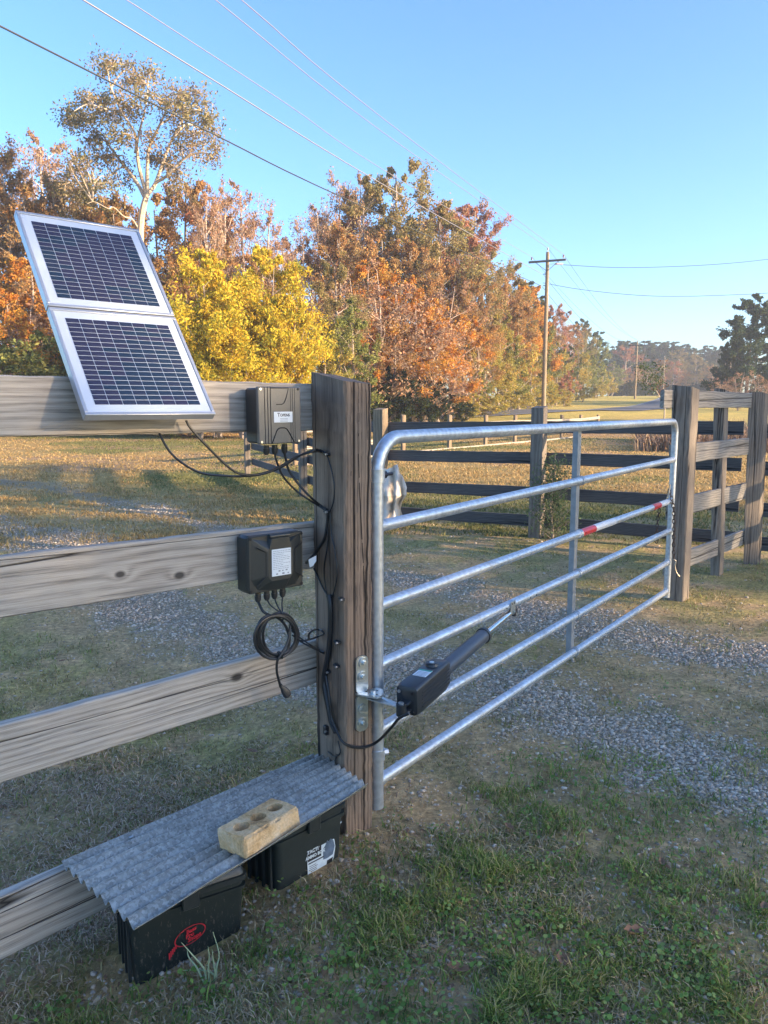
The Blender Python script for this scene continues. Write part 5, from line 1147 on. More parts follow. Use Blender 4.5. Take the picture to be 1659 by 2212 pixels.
cable([lface(704, 1460, .022), lface(709, 1490, .024), lface(713, 1520, .024), lface(716, 1550, .022), lface(728, 1580, .016), lface(738, 1600, .012), pface(752, 1610, .012), pface(775, 1615, .014), pface(798, 1611, .02), PY(820, 1598, 2.56), PY(845, 1572, 2.50), PY(862, 1552, 2.47), PY(884, 1541, 2.45)], .0052, 'heavy black motor cable sweeping under the post to the gate opener')
cable([lface(730, 1600, .006), lface(735, 1625, .006), lface(722, 1634, .006), lface(708, 1624, .006)], .0026, 'small loop of thin cable low on the left face of the post')
cable([lface(728, 1630, .006), lface(722, 1650, .006), lface(716, 1668, .006), lface(714, 1690, .01)], .0024, 'thin cable disappearing under the corrugated sheet beside the post')
CS = 0.11
tie = ff(608, 1329, CS - .02)
cable([gl_l[0], ff(560, 1305, .06), ff(570, 1322, .08), ff(590, 1331, CS - .02), tie], .0050, 'thick cable from the leftmost gland of the lower box to the coil tie')
for k, (px, py) in enumerate(((585, 1308), (598, 1306), (609, 1304))): cable([gl_l[k + 1], ff(px, py, .065), ff(604 + 3 * k, 1322, CS - .03), tie + UP * .004], .0026, ('thin cable from the second gland of the lower box to the coil tie', 'thin cable from the third gland of the lower box to the coil tie', 'thin cable from the rightmost gland of the lower box to the coil tie')[k])
coil = thing('coiled_cable', 'coiled black cable hanging under the lower box with a three pin plug', 'cable', tie)
def loop(cx, cy, rx, ry, off, tiltt, r=.0050):
    pts = [];
    for i in range(25):
        an = 2 * math.pi * i / 24; ex = rx * math.cos(an); ey = ry * math.sin(an); pts.append(ff(cx + ex * math.cos(tiltt) - ey * math.sin(tiltt), cy + ex * math.sin(tiltt) + ey * math.cos(tiltt), off + .008 * math.sin(an + off * 90)))
    return MB().tube(spline(pts, 3), r, 8)
for a_ in ((597, 1373, 46, 44, CS, .0), (600, 1371, 40, 43, CS + .006, .2), (603, 1374, 42, 42, CS - .006, -.15), (594, 1377, 44, 47, CS + .01, .35), (604, 1370, 36, 46, CS - .01, .1), (590, 1375, 34, 46, CS + .003, -.3)): put('cord_loop', loop(*a_), CB, coil)
put('tie', MB().torus(ff(607, 1332, CS), FD, .014, .003, 12, 5), CB, coil); put('tie', MB().torus(ff(605, 1415, CS), FD + UP * .3, .013, .0035, 12, 5), CB, coil)
pl = [ff(628, 1345, CS), ff(622, 1385, CS + .008), ff(608, 1412, CS + .012), ff(599, 1428, CS + .01), ff(598, 1450, CS), ff(602, 1468, CS - .005), ff(606, 1484, CS - .008)]
put('cord_end', MB().tube(spline(pl, 6), .0045, 8), CB, coil)
pa, pb = ff(606, 1480, CS - .008), ff(622, 1502, CS - .008); pd_ = (pb - pa).normalized(); ps = pd_.cross(FN).normalized()
b = MB(); rings = []
for t, w_, h_ in ((0, .007, .007), (.25, .008, .008), (.45, .013, .011), (.8, .016, .013), (1, .014, .012)):
    c_ = pa.lerp(pb, t); rings.append([c_ + ps * w_ * math.cos(k * .785) * 1.0 + FN * h_ * math.sin(k * .785) for k in range(8)])
plug = put('plug', b.loft(rings), PLA, coil)
b = MB(); brass = plain('plug_prong_metal', (.55, .50, .40), .3, .9)
for s, w_ in ((-.007, 0), (.007, 0), (0, .006)): c_ = pb + ps * s + FN * w_; b.cyl(c_, c_ + pd_ * .017, .0028, n=6)
put('prong', b, brass, plug)
cable([ff(628, 1352, CS), ff(645, 1382, .11), ff(665, 1382, .13), lface(684, 1376, .02), lface(700, 1369, .012)], .0034, 'cable running level from the coil to the post bundle')
cable([ff(630, 1362, CS), ff(646, 1376, .11), ff(672, 1394, .14), lface(686, 1402, .015), lface(700, 1409, .012)], .0030, 'cable slanting down from the coil to the post bundle')
cable([ff(632, 1372, CS), ff(650, 1386, .10), ff(674, 1399, .13), lface(700, 1412, .012)], .0030, 'second cable slanting down just under the first, from coil to post')
cable([ff(668, 1382, .12), ff(667, 1372, .13), ff(674, 1363, .14), lface(686, 1360, .02), lface(696, 1363, .016), lface(700, 1369, .012)], .0036, 'small arched loop of cable at the left edge of the post beside the coil')
# clips
clipm = plain('black_nylon', (.02, .02, .022), .45)
for k, (px, py, lb) in enumerate(((706, 981, 'topmost cable clip, at the head of the two panel leads'), (706, 1105, 'second cable clip where the upper box cables meet'), (738, 1294, 'cable clip on the right of the bundle, level with the lower box glands'), (728, 1387, 'cable clip beside the bundle, level with the cable coil'), (727, 1438, 'cable clip beside the bundle, just below the coil'), (708, 1450, 'large cable clip lying over the bundle'), (704, 1577, 'square cable clip low on the left edge of the post face'))):
    p = lface(px, py, .008); cl_ = thing('cable_clip', lb, 'clip', p); up_ = left_n.cross(left_u)
    M_ = frame(p, left_u, left_n.cross(left_u) * 1.0, left_n) if True else None
    put('strap', MB().box((0, 0, 0), (.030 if k != 6 else .022, .010 if k != 6 else .034, .014), M_, .002), clipm, cl_)
    put('screw', MB().cyl(p - left_u * .011 + left_n * .004, p - left_u * .011 + left_n * .0115, .0042, n=8), SCW if k < 2 or k == 5 else screw_m, cl_)
b = MB(); tg_ = [ff(666, 1209, .10), ff(683, 1200, .12), ff(683, 1212, .12), ff(676, 1222, .11), ff(669, 1226, .10)]
b.add([p for p in tg_] + [p + FN * .0008 for p in tg_], [tuple(range(5)), tuple(range(9, 4, -1))] + [(i, (i + 1) % 5, 5 + (i + 1) % 5, 5 + i) for i in range(5)]); o = put('cable_tag', b, STK, loc=tg_[0], smooth=False); tag(o, 'small torn white tag on the cable between the lower box and the post', 'tag')

# ------------------------------------------------------------------ post bracket and gate opener
ZN = plain('zinc_plated_steel', (.60, .64, .64), .3, .85, .1, 25)
pb0 = pface(781, 1495, .0); br = thing('post_bracket', 'shiny zinc L bracket bolted to the front of the gate post, holding the opener arm', 'bracket', pb0)
def pl_rounded(px, y0, y1, w, nm, seedz):
    a_, c_ = pface(px, y0, .004), pface(px, y1, .004); hw = w / 2; ring = []
    H_ = (a_ - c_).length / 2; c0 = (a_ + c_) / 2; rr2 = hw * .75
    for cx_, cz_, a0 in ((hw - rr2, H_ - rr2, 0), (-hw + rr2, H_ - rr2, 90), (-hw + rr2, -H_ + rr2, 180), (hw - rr2, -H_ + rr2, 270)):
        for k in range(5): an = math.radians(a0 + k * 22.5); ring.append(c0 + face_u * (cx_ + rr2 * math.cos(an)) + UP * (cz_ + rr2 * math.sin(an)))
    return put(nm, MB().loft([ring, [p + face_n * .006 for p in ring]]), ZN, br)
pl_rounded(780.5, 1416, 1496, .050, 'upper_plate', 0); pl_rounded(780.5, 1500, 1578, .050, 'lower_plate', 1)
for k, (px, py) in enumerate(((786, 1431), (784, 1461), (784, 1531), (785, 1561))):
    p = pface(px - 1, py, .011); w_ = put('washer', MB().cyl(p, p + face_n * .0035, .0185, n=20), ZN if k != 2 else plain('dull_zinc', (.42, .46, .44), .45, .7), br)
    put('bolt_head', MB().cyl(p + face_n * .0035, p + face_n * (.013 if k != 2 else .006), .0085, n=6), ZN, w_)
zs = pface(780, 1497, 0).z; s0 = pface(768, 1497, .004); s1 = pface(793, 1497, .004)
b = MB(); ex = (PZ(822, 1500, zs) - (s0 + s1) / 2); ex.z = 0; shelf = [s0, s1]
sl_a, sl_b, sl_c = PZ(829, 1494, zs), PZ(826, 1507, zs), PZ(806, 1508, zs)
ringp = [s0, s1 + (sl_a - s1) * .0, PZ(805, 1484, zs), sl_a, PZ(831, 1501, zs), sl_b, sl_c, PZ(770, 1500, zs)]
ring = [Vector((p.x, p.y, zs)) for p in (s1, PZ(812, 1488, zs), PZ(826, 1492, zs), PZ(829, 1499, zs), PZ(824, 1506, zs), PZ(812, 1510, zs), s0 + face_n * .012, s0)]
b.loft([ring[::-1], [p + UP * .006 for p in ring[::-1]]]); put('shelf', b, ZN, br)
b = MB(); cS = PZ(806, 1497, zs + .006); b.cyl(cS, cS + UP * .010, .009, n=6); b.cyl(cS, cS + UP * .002, .014, n=14); put('bolt_head', b, ZN, br)
for px, py in ((791, 1494), (815, 1492), (814, 1500)): q = PZ(px, py, zs + .0065); put('slot', MB().cyl(q, q + UP * .0005, .0035, n=8), crk, br)
pv = Vector((.062, 2.475, zs - .02)); pv = PZ(868, 1530, zs - .028)
sh0 = PZ(800, 1502, zs - .006); ad = (pv - sh0); ad.z = 0; ad.normalize(); asd = Vector((ad.y, -ad.x, 0)); rings = []
b = MB()
for t, w_ in ((0, .026), (.35, .024), (.7, .016), (1, .016)):
    p = sh0.lerp(pv, t); p.z = zs - .008 - .012 * t; rings.append([p + asd * w_, p + asd * w_ + UP * -.004, p - asd * w_ - UP * .004, p - asd * w_])
b.loft(rings); b.tube([sh0 + ad * .05 + UP * .000, pv + UP * .004 - ad * .02], .004, 6); put('arm', b, ZN, br)

op = thing('gate_opener', 'black linear gate opener with ribbed motor housing and chrome ram reaching to the fourth rail', 'gate opener', pv)
at4 = PZ(1110, 1322, .548); ax_ = (at4 - pv); Ltot = ax_.length; ax_.normalize(); sd_ = ax_.cross(UP).normalized(); u_ = sd_.cross(ax_)
MO = frame(pv, ax_, -sd_, u_) if ax_.cross(-sd_).dot(u_) > 0 else frame(pv, ax_, sd_, u_)
OPM = plain('opener_black', (.026, .029, .033), .33, 0, .1, 60, .06); TUBM = plain('opener_tube_grey', (.050, .062, .080), .38, 0, .08, 60, .05); CHR = plain('chrome_ram', (.72, .74, .76), .12, 1.0, .03, 20)
def rr_ring(x, w, h, cz, r, n=5):
    ring = []
    for cx_, cz_, a0 in ((w - r, h - r, 0), (-w + r, h - r, 90), (-w + r, -h + r, 180), (w - r, -h + r, 270)):
        for k in range(n): an = math.radians(a0 + k * 90 / (n - 1)); ring.append(Vector((x, cx_ + r * math.cos(an), cz + cz_ + r * math.sin(an))))
    return ring
hx0, hx1 = .035, .035 + .30; zc_ = .012
b = MB().loft([rr_ring(hx0, .030, .040, zc_, .012), rr_ring(hx0 + .006, .040, .052, zc_, .016), rr_ring(hx0 + .03, .043, .056, zc_, .016), rr_ring(hx1 - .05, .043, .056, zc_, .014), rr_ring(hx1 - .008, .040, .05, zc_ + .002, .014), rr_ring(hx1, .034, .04, zc_ + .004, .012)])
hous = put('motor_housing', b, OPM, op, M=MO)
for zz in (-.022, -.008, .006, .020, .032): put('housing_rib', MB().box(((hx0 + hx1) / 2 + .01, 0, zc_ + zz - .006), (.24, .0895, .0022)), OPM, hous, M=MO)
for sy in (-1, 1):
    for zz in (.034, -.038): put('cap_screw', MB().cyl((hx0 - .001, sy * .026, zc_ + zz), (hx0 - .006, sy * .026, zc_ + zz), .006, n=8), SCW if sy > 0 else PLG, hous, M=MO)
b = MB(); b.box((hx0 - .012, 0, .012), (.04, .040, .010), None, .003); b.box((hx0 - .012, 0, -.018), (.04, .040, .010), None, .003); b.tube([(-.004, 0, -.024), (-.004, 0, .019)], .018, 14); put('clevis', b, OPM, op, M=MO)
b = MB(); b.tube([(-.004, 0, -.034), (-.004, 0, .0225)], .006, 8); b.tube([(-.004, 0, .0195), (-.004, 0, .0228)], .010, 12); put('clevis_pin', b, ZN, op, M=MO)
b = MB().tube(spline([(-.02, -.006, -.030), (.01, -.012, -.031), (.026, -.004, -.031), (.014, .004, -.031), (-.012, .0, -.031), (-.024, .006, -.030)], 5), .0018, 6); put('clip_pin', b, ZN, op, M=MO)
b = MB(); b.cyl((hx1 - .085, 0, zc_ + .055), (hx1 - .085, 0, zc_ + .064), .026, .022, 16); b.cyl((hx1 - .085, 0, zc_ + .064), (hx1 - .085, 0, zc_ + .067), .018, n=16); knob = put('release_knob', b, OPM, op, M=MO)
put('key_lock', MB().cyl((hx1 - .085, 0, zc_ + .067), (hx1 - .085, 0, zc_ + .069), .009, n=12), ZN, knob, M=MO)
lb2 = put('rating_label', MB().box((hx1 - .17, -.002, zc_ + .0565), (.062, .052, .001)), STK, op, M=MO)
b = MB(); b.box((hx1 - .145, -.002, zc_ + .0573), (.012, .052, .0004)); put('label_band', b, plain('green_print', (.05, .34, .26), .5), lb2, M=MO)
b = MB(); [b.box((hx1 - .196 + k * .011, -.002, zc_ + .0573), (.003, .042, .0004)) for k in range(4)]; put('small_print', b, INK, lb2, M=MO)
tx1 = (PZ(1058, 1383, pv.z + .03) - pv).dot(ax_); tx1 = min(max(tx1, .62), 1.0)
put('drive_tube', MB().tube([(hx1 - .01, 0, .012), (tx1, 0, .012)], .0305, 20), TUBM, op, M=MO)
put('end_collar', MB().tube([(tx1 - .012, 0, .012), (tx1 - .010, 0, .012), (tx1 + .006, 0, .012), (tx1 + .010, 0, .012)], [.031, .035, .035, .026], 20), OPM, op, M=MO)
put('ram', MB().tube([(tx1, 0, .012), (Ltot - .03, 0, .010)], .0135, 16), CHR, op, M=MO)
b = MB(); b.box((Ltot - .01, 0, .010), (.05, .03, .028), None, .004); b.cyl((Ltot, 0, -.018), (Ltot, 0, .034), .012, n=10); put('ram_end', b, PLA, op, M=MO)
# bracket on the rail
q4 = gpt((PP(1098, 1316, H0, GNm) - H0).dot(GD), 0); u4 = (q4 - H0).dot(GD); z4 = gz_(*RZ[3], u4); rb = thing('rail_bracket', 'small zinc bracket clamped to the fourth rail where the ram ends', 'bracket', gpt(u4, z4))
Mr = frame(gpt(u4, z4) + GNm * .024, GD, -GNm, UP); put('plate', MB().box((0, 0, -.006), (.05, .005, .062), None, .002), ZN, rb, M=Mr)
pr = at4 + UP * .012 - gpt(u4, z4 - .03); b = MB(); b.tube([gpt(u4, z4 - .033) + GNm * .024, at4 + UP * .015], .010, 6); put('tab', b, ZN, rb)
for dx in (-.012, .012): put('hole', MB().cyl((dx, -.0027, .012), (dx, -.0032, .012), .004, n=8), crk, rb, M=Mr)

# ------------------------------------------------------------------ corrugated sheet, brick, ammo boxes
m, nt, bs = mat('corrugated_galvanised'); v = coords(nt, (1, 1, 1)); vo = N(nt, 'ShaderNodeTexVoronoi', Scale=150); nt.links.new(v, vo.inputs[0])
n1_ = noise(nt, v, 9, 6, .7); n2x = noise(nt, v, 2.3, 4, .6); sepc = N(nt, 'ShaderNodeSeparateColor'); nt.links.new(vo.outputs['Color'], sepc.inputs[0])
t_ = math_(nt, 'ADD', math_(nt, 'MULTIPLY', sepc.outputs[0], .30), math_(nt, 'MULTIPLY', n1_, .75)); c_ = ramp(nt, t_, [(.3, (.19, .18, .15)), (.55, (.34, .33, .285)), (.8, (.54, .52, .45))])
c_ = mix(nt, ramp(nt, noise(nt, v, 11, 5, .7), [(.66, (0, 0, 0)), (.74, (.55, .55, .55))]), c_, (.20, .14, .10)); c_ = mix(nt, ramp(nt, n2x, [(.6, (0, 0, 0)), (.75, (.5, .5, .5))]), c_, (.48, .47, .44))
nt.links.new(c_, bs.inputs[0]); bs.inputs['Metallic'].default_value = .3; nt.links.new(ramp(nt, t_, [(.3, (.55,) * 3), (.75, (.38,) * 3)]), bs.inputs['Roughness']); CORR = m
sBLc, sBRc, sFLc, sFRc = ff(135, 1882, .0), ff(690, 1640, .0), PZ(298, 2026, .215), PZ(796, 1711, .285)
NC = 9; nrm_s = (sFLc - sBLc).cross(sBRc - sBLc).normalized(); nrm_s = nrm_s if nrm_s.z > 0 else -nrm_s
b = MB(); nv_, nu_ = NC * 12, 36
def cs(u, v_):
    p = sBLc.lerp(sBRc, u).lerp(sFLc.lerp(sFRc, u), v_); w_ = .0108 * math.cos(v_ * NC * 2 * math.pi); sag = -.002 * math.sin(math.pi * u) * math.sin(math.pi * v_)
    if v_ > .95: w_ -= .004 * (v_ - .95) / .05 * (1 + .6 * math.sin(u * 17))
    return p + nrm_s * (w_ + sag) + UP * .022
b.grid(lambda u, v_: cs(u, v_), nu_, nv_); ntop = len(b.v); b.v += [tuple(Vector(p) - nrm_s * .0012) for p in b.v[:ntop]]; b.f += [tuple(i + ntop for i in f[::-1]) for f in list(b.f)]
def edge(ids):
    for a_, c_ in zip(ids[:-1], ids[1:]): b.f.append((a_, c_, c_ + ntop, a_ + ntop))
row = nu_ + 1; edge([i for i in range(row)][::-1]); edge([nv_ * row + i for i in range(row)]); edge([j * row for j in range(nv_ + 1)]); edge([j * row + nu_ for j in range(nv_ + 1)][::-1])
# notch round the post: drop faces that would run through it
keepf = []
for f in b.f:
    c0 = sum((Vector(b.v[i]) for i in f), Vector()) / len(f); r = c0 - A0; inside = (r.dot(face_u) > -.006) and (r.dot(face_u) < .125) and (-r.dot(Vector((face_n.x, face_n.y, 0))) > -.004) and (-r.dot(face_n) < .24) 
    rx_ = r.dot(left_u); 
    du = Vector((r.x, r.y)); M2 = np.array([[face_u.x, left_u.x], [face_u.y, left_u.y]]); k_ = np.linalg.solve(M2, np.array([r.x, r.y]))
    if -.006 < k_[0] < .13 and -.006 < k_[1] < .24: continue
    keepf.append(f)
b.f = keepf
sh_ = thing('corrugated_sheet', 'grey galvanised corrugated metal sheet laid as a roof over the two black boxes', 'metal sheet', sBLc)
put('sheet', b, CORR, sh_)
for px, py in ((511, 1740), (677, 1672), (282, 1810)):
    pp = min((cs(i / 60, j / 90) for i in range(61) for j in range(0, 16)), key=lambda p: (Vector((CX + F * p.x / (p.y * cth - (p.z - EYE) * sth), CY - F * (p.y * sth + (p.z - EYE) * cth) / (p.y * cth - (p.z - EYE) * sth))) - Vector((px, py))).length)
    put('roofing_screw', MB().cyl(pp - nrm_s * .002, pp + nrm_s * .006, .008, n=8), SCW, sh_)
m, nt, bs = mat('tan_brick'); v = coords(nt, (1, 1, 1)); a1 = noise(nt, v, 14, 8, .75); a2 = noise(nt, v, 120, 4, .7); c_ = ramp(nt, a1, [(.27, (.16, .10, .05)), (.40, (.58, .34, .14)), (.54, (.74, .50, .26)), (.72, (.80, .62, .40))])
c_ = mix(nt, .6, c_, ramp(nt, a2, [(.3, (.6, .6, .6)), (.6, (1.1, 1.1, 1.1))]), 'MULTIPLY'); nt.links.new(c_, bs.inputs[0]); bs.inputs['Roughness'].default_value = .95; bump(nt, bs, math_(nt, 'ADD', a1, math_(nt, 'MULTIPLY', a2, .6)), .9, .006); BRK = m
bq0 = PZ(527, 1813, .327); bq1 = PZ(647, 1741, .334); bqs = PZ(478, 1782, .313); bu = (bq1 - bq0); BLn = bu.length; bu.normalize(); bv = (bqs - bq0); bv -= bu * bv.dot(bu); BWd = bv.length; bv.normalize(); bn_ = bu.cross(bv); bn_ = bn_ if bn_.z > 0 else -bn_
BH = .064; brk = thing('brick', 'tan three hole clay brick weighing down the corrugated sheet', 'brick', bq0 - bn_ * BH)
from mathutils import noise as mn
import bmesh
bm = bmesh.new(); b = MB()
# outline with three round holes: top and bottom faces bridged through
outr = []; nseg = 10
def edge_pts(p, q, n): return [(p[0] + (q[0] - p[0]) * i / n, p[1] + (q[1] - p[1]) * i / n) for i in range(n)]
cw_ = BLn / 3; tops = []; layers = [0, .003, BH * .5, BH - .003, BH]
for c in range(3):
    x0, x1 = c * cw_, (c + 1) * cw_; hc = ((x0 + x1) / 2 + (0.008 if c == 0 else -.008 if c == 2 else 0), BWd * .5); R_ = .0250; n = 32; sq_ = []
    for i in range(n):
        an = 2 * math.pi * i / n; dx, dy = math.cos(an), math.sin(an); tx = ((x1 if dx > 0 else x0) - hc[0]) / dx if abs(dx) > 1e-6 else 1e9; ty = ((BWd if dy > 0 else 0) - hc[1]) / dy if abs(dy) > 1e-6 else 1e9; t = min(tx, ty); sq_.append((hc[0] + dx * t, hc[1] + dy * t))
    for (cxn, cyn) in ((x0, 0), (x1, 0), (x1, BWd), (x0, BWd)):
        j = min(range(n), key=lambda i: (sq_[i][0] - cxn) ** 2 + (sq_[i][1] - cyn) ** 2); sq_[j] = (cxn, cyn)
    circ = [(hc[0] + R_ * math.cos(2 * math.pi * i / n), hc[1] + R_ * math.sin(2 * math.pi * i / n)) for i in range(n)]
    for zf, flip in ((BH, False), (0, True)):
        K = 5; vs = [(sq_[i][0] * (1 - k / K) + circ[i][0] * k / K, sq_[i][1] * (1 - k / K) + circ[i][1] * k / K, zf) for k in range(K + 1) for i in range(n)]
        fs = []
        for k in range(K):
            for i in range(n): q = (k * n + i, k * n + (i + 1) % n, (k + 1) * n + (i + 1) % n, (k + 1) * n + i); fs.append(q if not flip else q[::-1])
        b.add(vs, fs)
    K = 6; vs = [(circ[i][0], circ[i][1], BH * k / K) for k in range(K + 1) for i in range(n)]; b.add(vs, [(k * n + (i + 1) % n, k * n + i, (k + 1) * n + i, (k + 1) * n + (i + 1) % n) for k in range(K) for i in range(n)])
NX, NY, NZ = 30, 14, 8
for (o_, du, dv, nn) in (((0, 0, 0), (BLn, 0, 0), (0, 0, BH), 0), ((BLn, BWd, 0), (-BLn, 0, 0), (0, 0, BH), 1), ((0, BWd, 0), (0, -BWd, 0), (0, 0, BH), 2), ((BLn, 0, 0), (0, BWd, 0), (0, 0, BH), 3)):
    b.grid(lambda u, v_: tuple(Vector(o_) + Vector(du) * u + Vector(dv) * v_), 30 if nn < 2 else 14, 8)
def rough(p):
    p = Vector(p); q = mn.noise_vector(p * 60) * .0012 + mn.noise_vector(p * 18) * .0016
    ex_ = min(p.x, BLn - p.x); ey_ = min(p.y, BWd - p.y); ez_ = min(p.z, BH - p.z); s3_ = sorted((ex_, ey_, ez_))
    if s3_[1] < .004: chip = (.004 - s3_[1]) * (1.2 + 2.5 * max(0, mn.noise(p * 40))); c_ = Vector((BLn / 2, BWd / 2, BH / 2)); dd = (c_ - p); dd = Vector((dd.x / BLn, dd.y / BWd, dd.z / BH)).normalized(); q += dd * chip
    return p + q
b.v = [tuple(rough(p)) for p in b.v]
Mk = frame(bq0 - bn_ * BH, bu, bv, bn_); put('clay_body', b, BRK, brk, M=Mk, smooth=False)
bm.free()
# ammo boxes
m, nt, bs = mat('dusty_black_plastic'); v = coords(nt, (1, 1, .35)); d_ = noise(nt, v, 120, 5, .8); e2 = noise(nt, v, 6, 4, .6)
tc = N(nt, 'ShaderNodeTexCoord'); sp = N(nt, 'ShaderNodeSeparateXYZ'); nt.links.new(tc.outputs['Object'], sp.inputs[0]); low = N(nt, 'ShaderNodeMapRange'); nt.links.new(sp.outputs[2], low.inputs[0]); low.inputs[1].default_value = .28; low.inputs[2].default_value = -.02; low.inputs[3].default_value = .0; low.inputs[4].default_value = .14
mud = ramp(nt, math_(nt, 'ADD', d_, low.outputs[0]), [(.63, (0, 0, 0)), (.72, (.75, .75, .75))]); nt.links.new(mix(nt, mud, (.013, .019, .017), (.16, .13, .10)), bs.inputs[0]); bs.inputs['Roughness'].default_value = .5; bump(nt, bs, d_, .25, .002); DUST = m
def ammo(org, dirx, Lx, Wy, Hz, label, seed, mt):
    """org front left bottom corner, dirx along the front"""
    x = Vector((*dirx, 0)).normalized(); y = Vector((-x.y, x.x, 0)); M = frame(org, x, y, UP); t = thing('ammo_box', label, 'storage box', org); lid_z = Hz - .045
    def rr(z, ins, r=.022):
        ring = []; 
        for cx_, cy_, a0 in ((Lx - ins - r, Wy - ins - r, 0), (ins + r, Wy - ins - r, 90), (ins + r, ins + r, 180), (Lx - ins - r, ins + r, 270)):
            for k in range(6): an = math.radians(a0 + k * 18); ring.append(Vector((cx_ + r * math.cos(an), cy_ + r * math.sin(an), z)))
        return ring
    put('body', MB().loft([rr(-.01, .016), rr(0, .014), rr(lid_z - .03, .003), rr(lid_z - .029, -.004), rr(lid_z - .018, -.004), rr(lid_z - .017, .003), rr(lid_z, .003)]), mt, t, M=M)
    put('lid', MB().loft([rr(lid_z + .001, -.007), rr(lid_z + .016, -.007), rr(lid_z + .018, -.001), rr(Hz - .006, .006), rr(Hz, .014)]), PLB, t, M=M)
    for k in range(4):
        yy = Wy * (.2 + .2 * k); put('side_rib', MB().box((.0035 - .002, yy, lid_z * .45), (.008, .010, lid_z * .75)), PLB, t, M=M)
    b = MB().tube([(-.012, Wy * .25, lid_z + .005), (-.022, Wy * .3, lid_z - .012), (-.022, Wy * .7, lid_z - .012), (-.012, Wy * .75, lid_z + .005)], .006, 8); put('handle', b, PLB, t, M=M)
    put('latch', MB().box((Lx * .5, -.010, lid_z - .005), (.05, .012, .05), None, .003), PLB, t, M=M)
    return t, M
a1_, M1 = ammo(Vector((-.700, 1.915, -.108)), (.86, .51), .335, .22, .293, 'dusty black plastic box with a red oval shop logo, under the sheet', 1, DUST)
a2_, M2_ = ammo(Vector((-.338, 2.225, -.055)), (.72, .69), .285, .20, .282, 'right black plastic box with a torn white and blue label, close to the gate post', 2, plain('matt_black_plastic', (.020, .027, .025), .55, 0, .15, 40, .1))
REDP = plain('red_print', (.50, .02, .03), .5)
lg = bpy.data.objects.new('shop_logo', None); link(lg, 'shop_logo', M1 @ Matrix.Translation((.175, .008, .135)), a1_)
Ml = M1 @ Matrix.Translation((.165, .0055, .128)) @ Matrix.Rotation(math.radians(-2), 4, 'X')
b = MB(); ovr = []
for i in range(36):
    an = 2 * math.pi * i / 36; ovr.append((.047 * math.cos(an) * 1.0, .026 * math.sin(an)))
tl_ = math.radians(14)
rt = lambda x, z: (x * math.cos(tl_) - z * math.sin(tl_), x * math.sin(tl_) + z * math.cos(tl_))
vs = []; fs = []
for i, (x, z) in enumerate(ovr):
    for k in (1, .93): X, Z = rt(x * k, z * k); vs.append((X, -.004, Z))
for i in range(36): j = (i + 1) % 36; fs.append((2 * i, 2 * j, 2 * j + 1, 2 * i + 1))
b.add(vs, fs)
put('oval_ring', b, REDP, lg, M=Ml, smooth=False)
for body, sz, x, z in (('Bass', .017, .006, .0125), ('Pro', .017, -.002, .0), ('Shops', .017, .008, -.0125)):
    X, Z = rt(x, z); letter(body, sz, X, Z, Ml, lg, REDP, dep=-.0042, bold=.0006, shear=.25, nm='logo_word', rot=-tl_)
b = MB()
for k in range(5):                                      # striped tail left of the oval
    X, Z = rt(-.045 - .006 * k, -.006 - .004 * k); b.box((X, -.0042, Z - .004), (.004, .0006, .012 + .002 * k), Matrix.Identity(4))
put('logo_tail', b, REDP, lg, M=Ml, smooth=False)
Mw = M2_ @ Matrix.Translation((.125, .0072, .02)) @ Matrix.Rotation(math.radians(-1.6), 4, 'X')
def flat(nm, pts, mt, par, M, d_=-.0035, th=.0006): vs = [(x, d_, z) for x, z in pts] + [(x, d_ + th, z) for x, z in pts]; n = len(pts); return put(nm, MB().add(vs, [tuple(range(n)), tuple(range(2 * n - 1, n - 1, -1))] + [(i, n + i, n + (i + 1) % n, (i + 1) % n) for i in range(n)]), mt, par, M=M, smooth=False)
LW = plain('torn_paper', (.60, .66, .66), .7, 0, .12, 50); LBk = plain('label_black', (.015, .015, .018), .5); LBl = plain('label_blue_grey', (.10, .14, .19), .5, 0, .5, 45)
torn = flat('torn_label', [(0, .004), (.055, -.004), (.098, .000), (.100, .022), (.112, .050), (.120, .085), (.116, .112), (.105, .128), (.094, .150), (.085, .152), (.078, .132), (.070, .136), (.066, .120), (.058, .124), (.050, .112), (.046, .128), (.036, .118), (.010, .120), (.0, .104)], LW, a2_, Mw)
flat('label_field', [(.001, .078), (.058, .078), (.06, .122), (.05, .110), (.045, .126), (.036, .116), (.010, .118), (.001, .103)], LBk, torn, Mw, -.0041)
flat('label_picture', [(.066, .060), (.082, .058), (.108, .062), (.117, .088), (.112, .110), (.100, .122), (.090, .112), (.086, .124), (.078, .108), (.066, .095)], LBl, torn, Mw, -.0041)
flat('label_picture', [(.078, .030), (.100, .030), (.108, .052), (.082, .050)], LBk, torn, Mw, -.0041)
letter('TACTI', .0165, .023, .110, Mw, torn, LW, -.0048, .0006); letter('AMMO BOX', .0150, .033, .092, Mw, torn, LW, -.0048, .0006, rot=0)
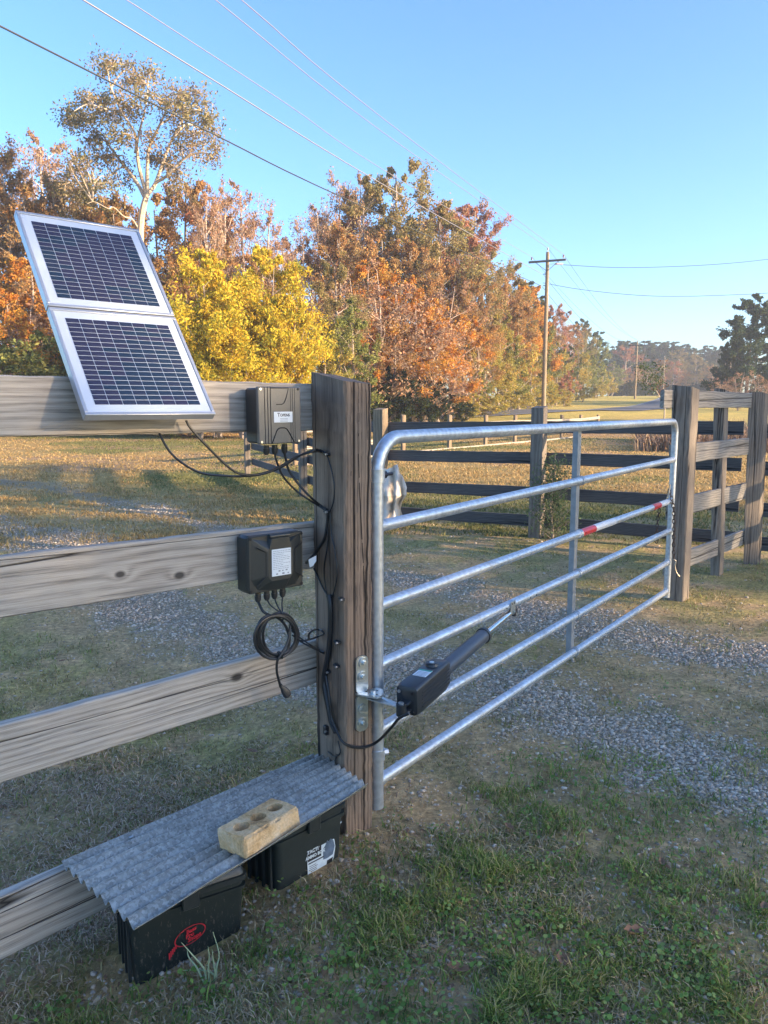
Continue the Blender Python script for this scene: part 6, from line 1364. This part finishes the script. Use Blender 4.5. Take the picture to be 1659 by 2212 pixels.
b = MB(); b.box((.036, -.0044, .071), (.066, .0004, .0045))
for k in range(9): b.box((.020 + (.004 if k % 2 else 0), -.0044, .060 - k * .0062), (.034 - (.006 if k % 3 == 0 else 0), .0004, .0018))
b.box((.045, -.0044, .004), (.085, .0004, .0022)); put('small_print', b, INKD, torn, M=Mw)
flat('paper_scrap', [(.125, .148), (.150, .158), (.151, .163), (.142, .160), (.124, .152)], LW, a2_, Mw)
# long pale grass leaves in front of the left box
LB_ = plain('pale_grass_leaf', (.30, .36, .20), .6, 0, .2, 30)
gt = thing('grass_clump', 'clump of long arching pale grass leaves in front of the red logo', 'grass clump', PZ(447, 2115, -.1)); g0 = PZ(447, 2118, tz(-.5, 1.95)); toF = Vector((.15, -.30, 0))
for k, pts in enumerate(([(446, 2120), (440, 2092), (415, 2062), (392, 2036)], [(440, 2122), (425, 2090), (408, 2068), (404, 2050)], [(452, 2120), (450, 2090), (452, 2066), (449, 2044)], [(466, 2125), (468, 2090), (473, 2060), (460, 2013)], [(462, 2125), (464, 2098), (460, 2070), (458, 2050)], [(468, 2110), (450, 2098), (420, 2095), (391, 2097)])):
    P_ = spline([PY(px, py, g0.y - .015 + .012 * i * (1 if k % 2 else -.4)) for i, (px, py) in enumerate(pts)], 5); b = MB(); n = len(P_); b.tube(P_, [.0028 * (1 - .75 * (i / (n - 1)) ** 2) for i in range(n)], 5); put('leaf', b, LB_, gt)

# ------------------------------------------------------------------ haze over the whole place
hb = MB().box((60, 120, 14), (420, 380, 38)); hm = bpy.data.materials.new('haze'); hm.use_nodes = True; nt = hm.node_tree; nt.nodes.clear()
ho = nt.nodes.new('ShaderNodeOutputMaterial'); pv_ = nt.nodes.new('ShaderNodeVolumePrincipled'); pv_.inputs['Color'].default_value = (.86, .90, .96, 1); pv_.inputs['Density'].default_value = .0010; pv_.inputs['Anisotropy'].default_value = .2
nt.links.new(pv_.outputs[0], ho.inputs['Volume'])
hz = put('haze', hb, hm, smooth=False); tag(hz, kind='stuff')
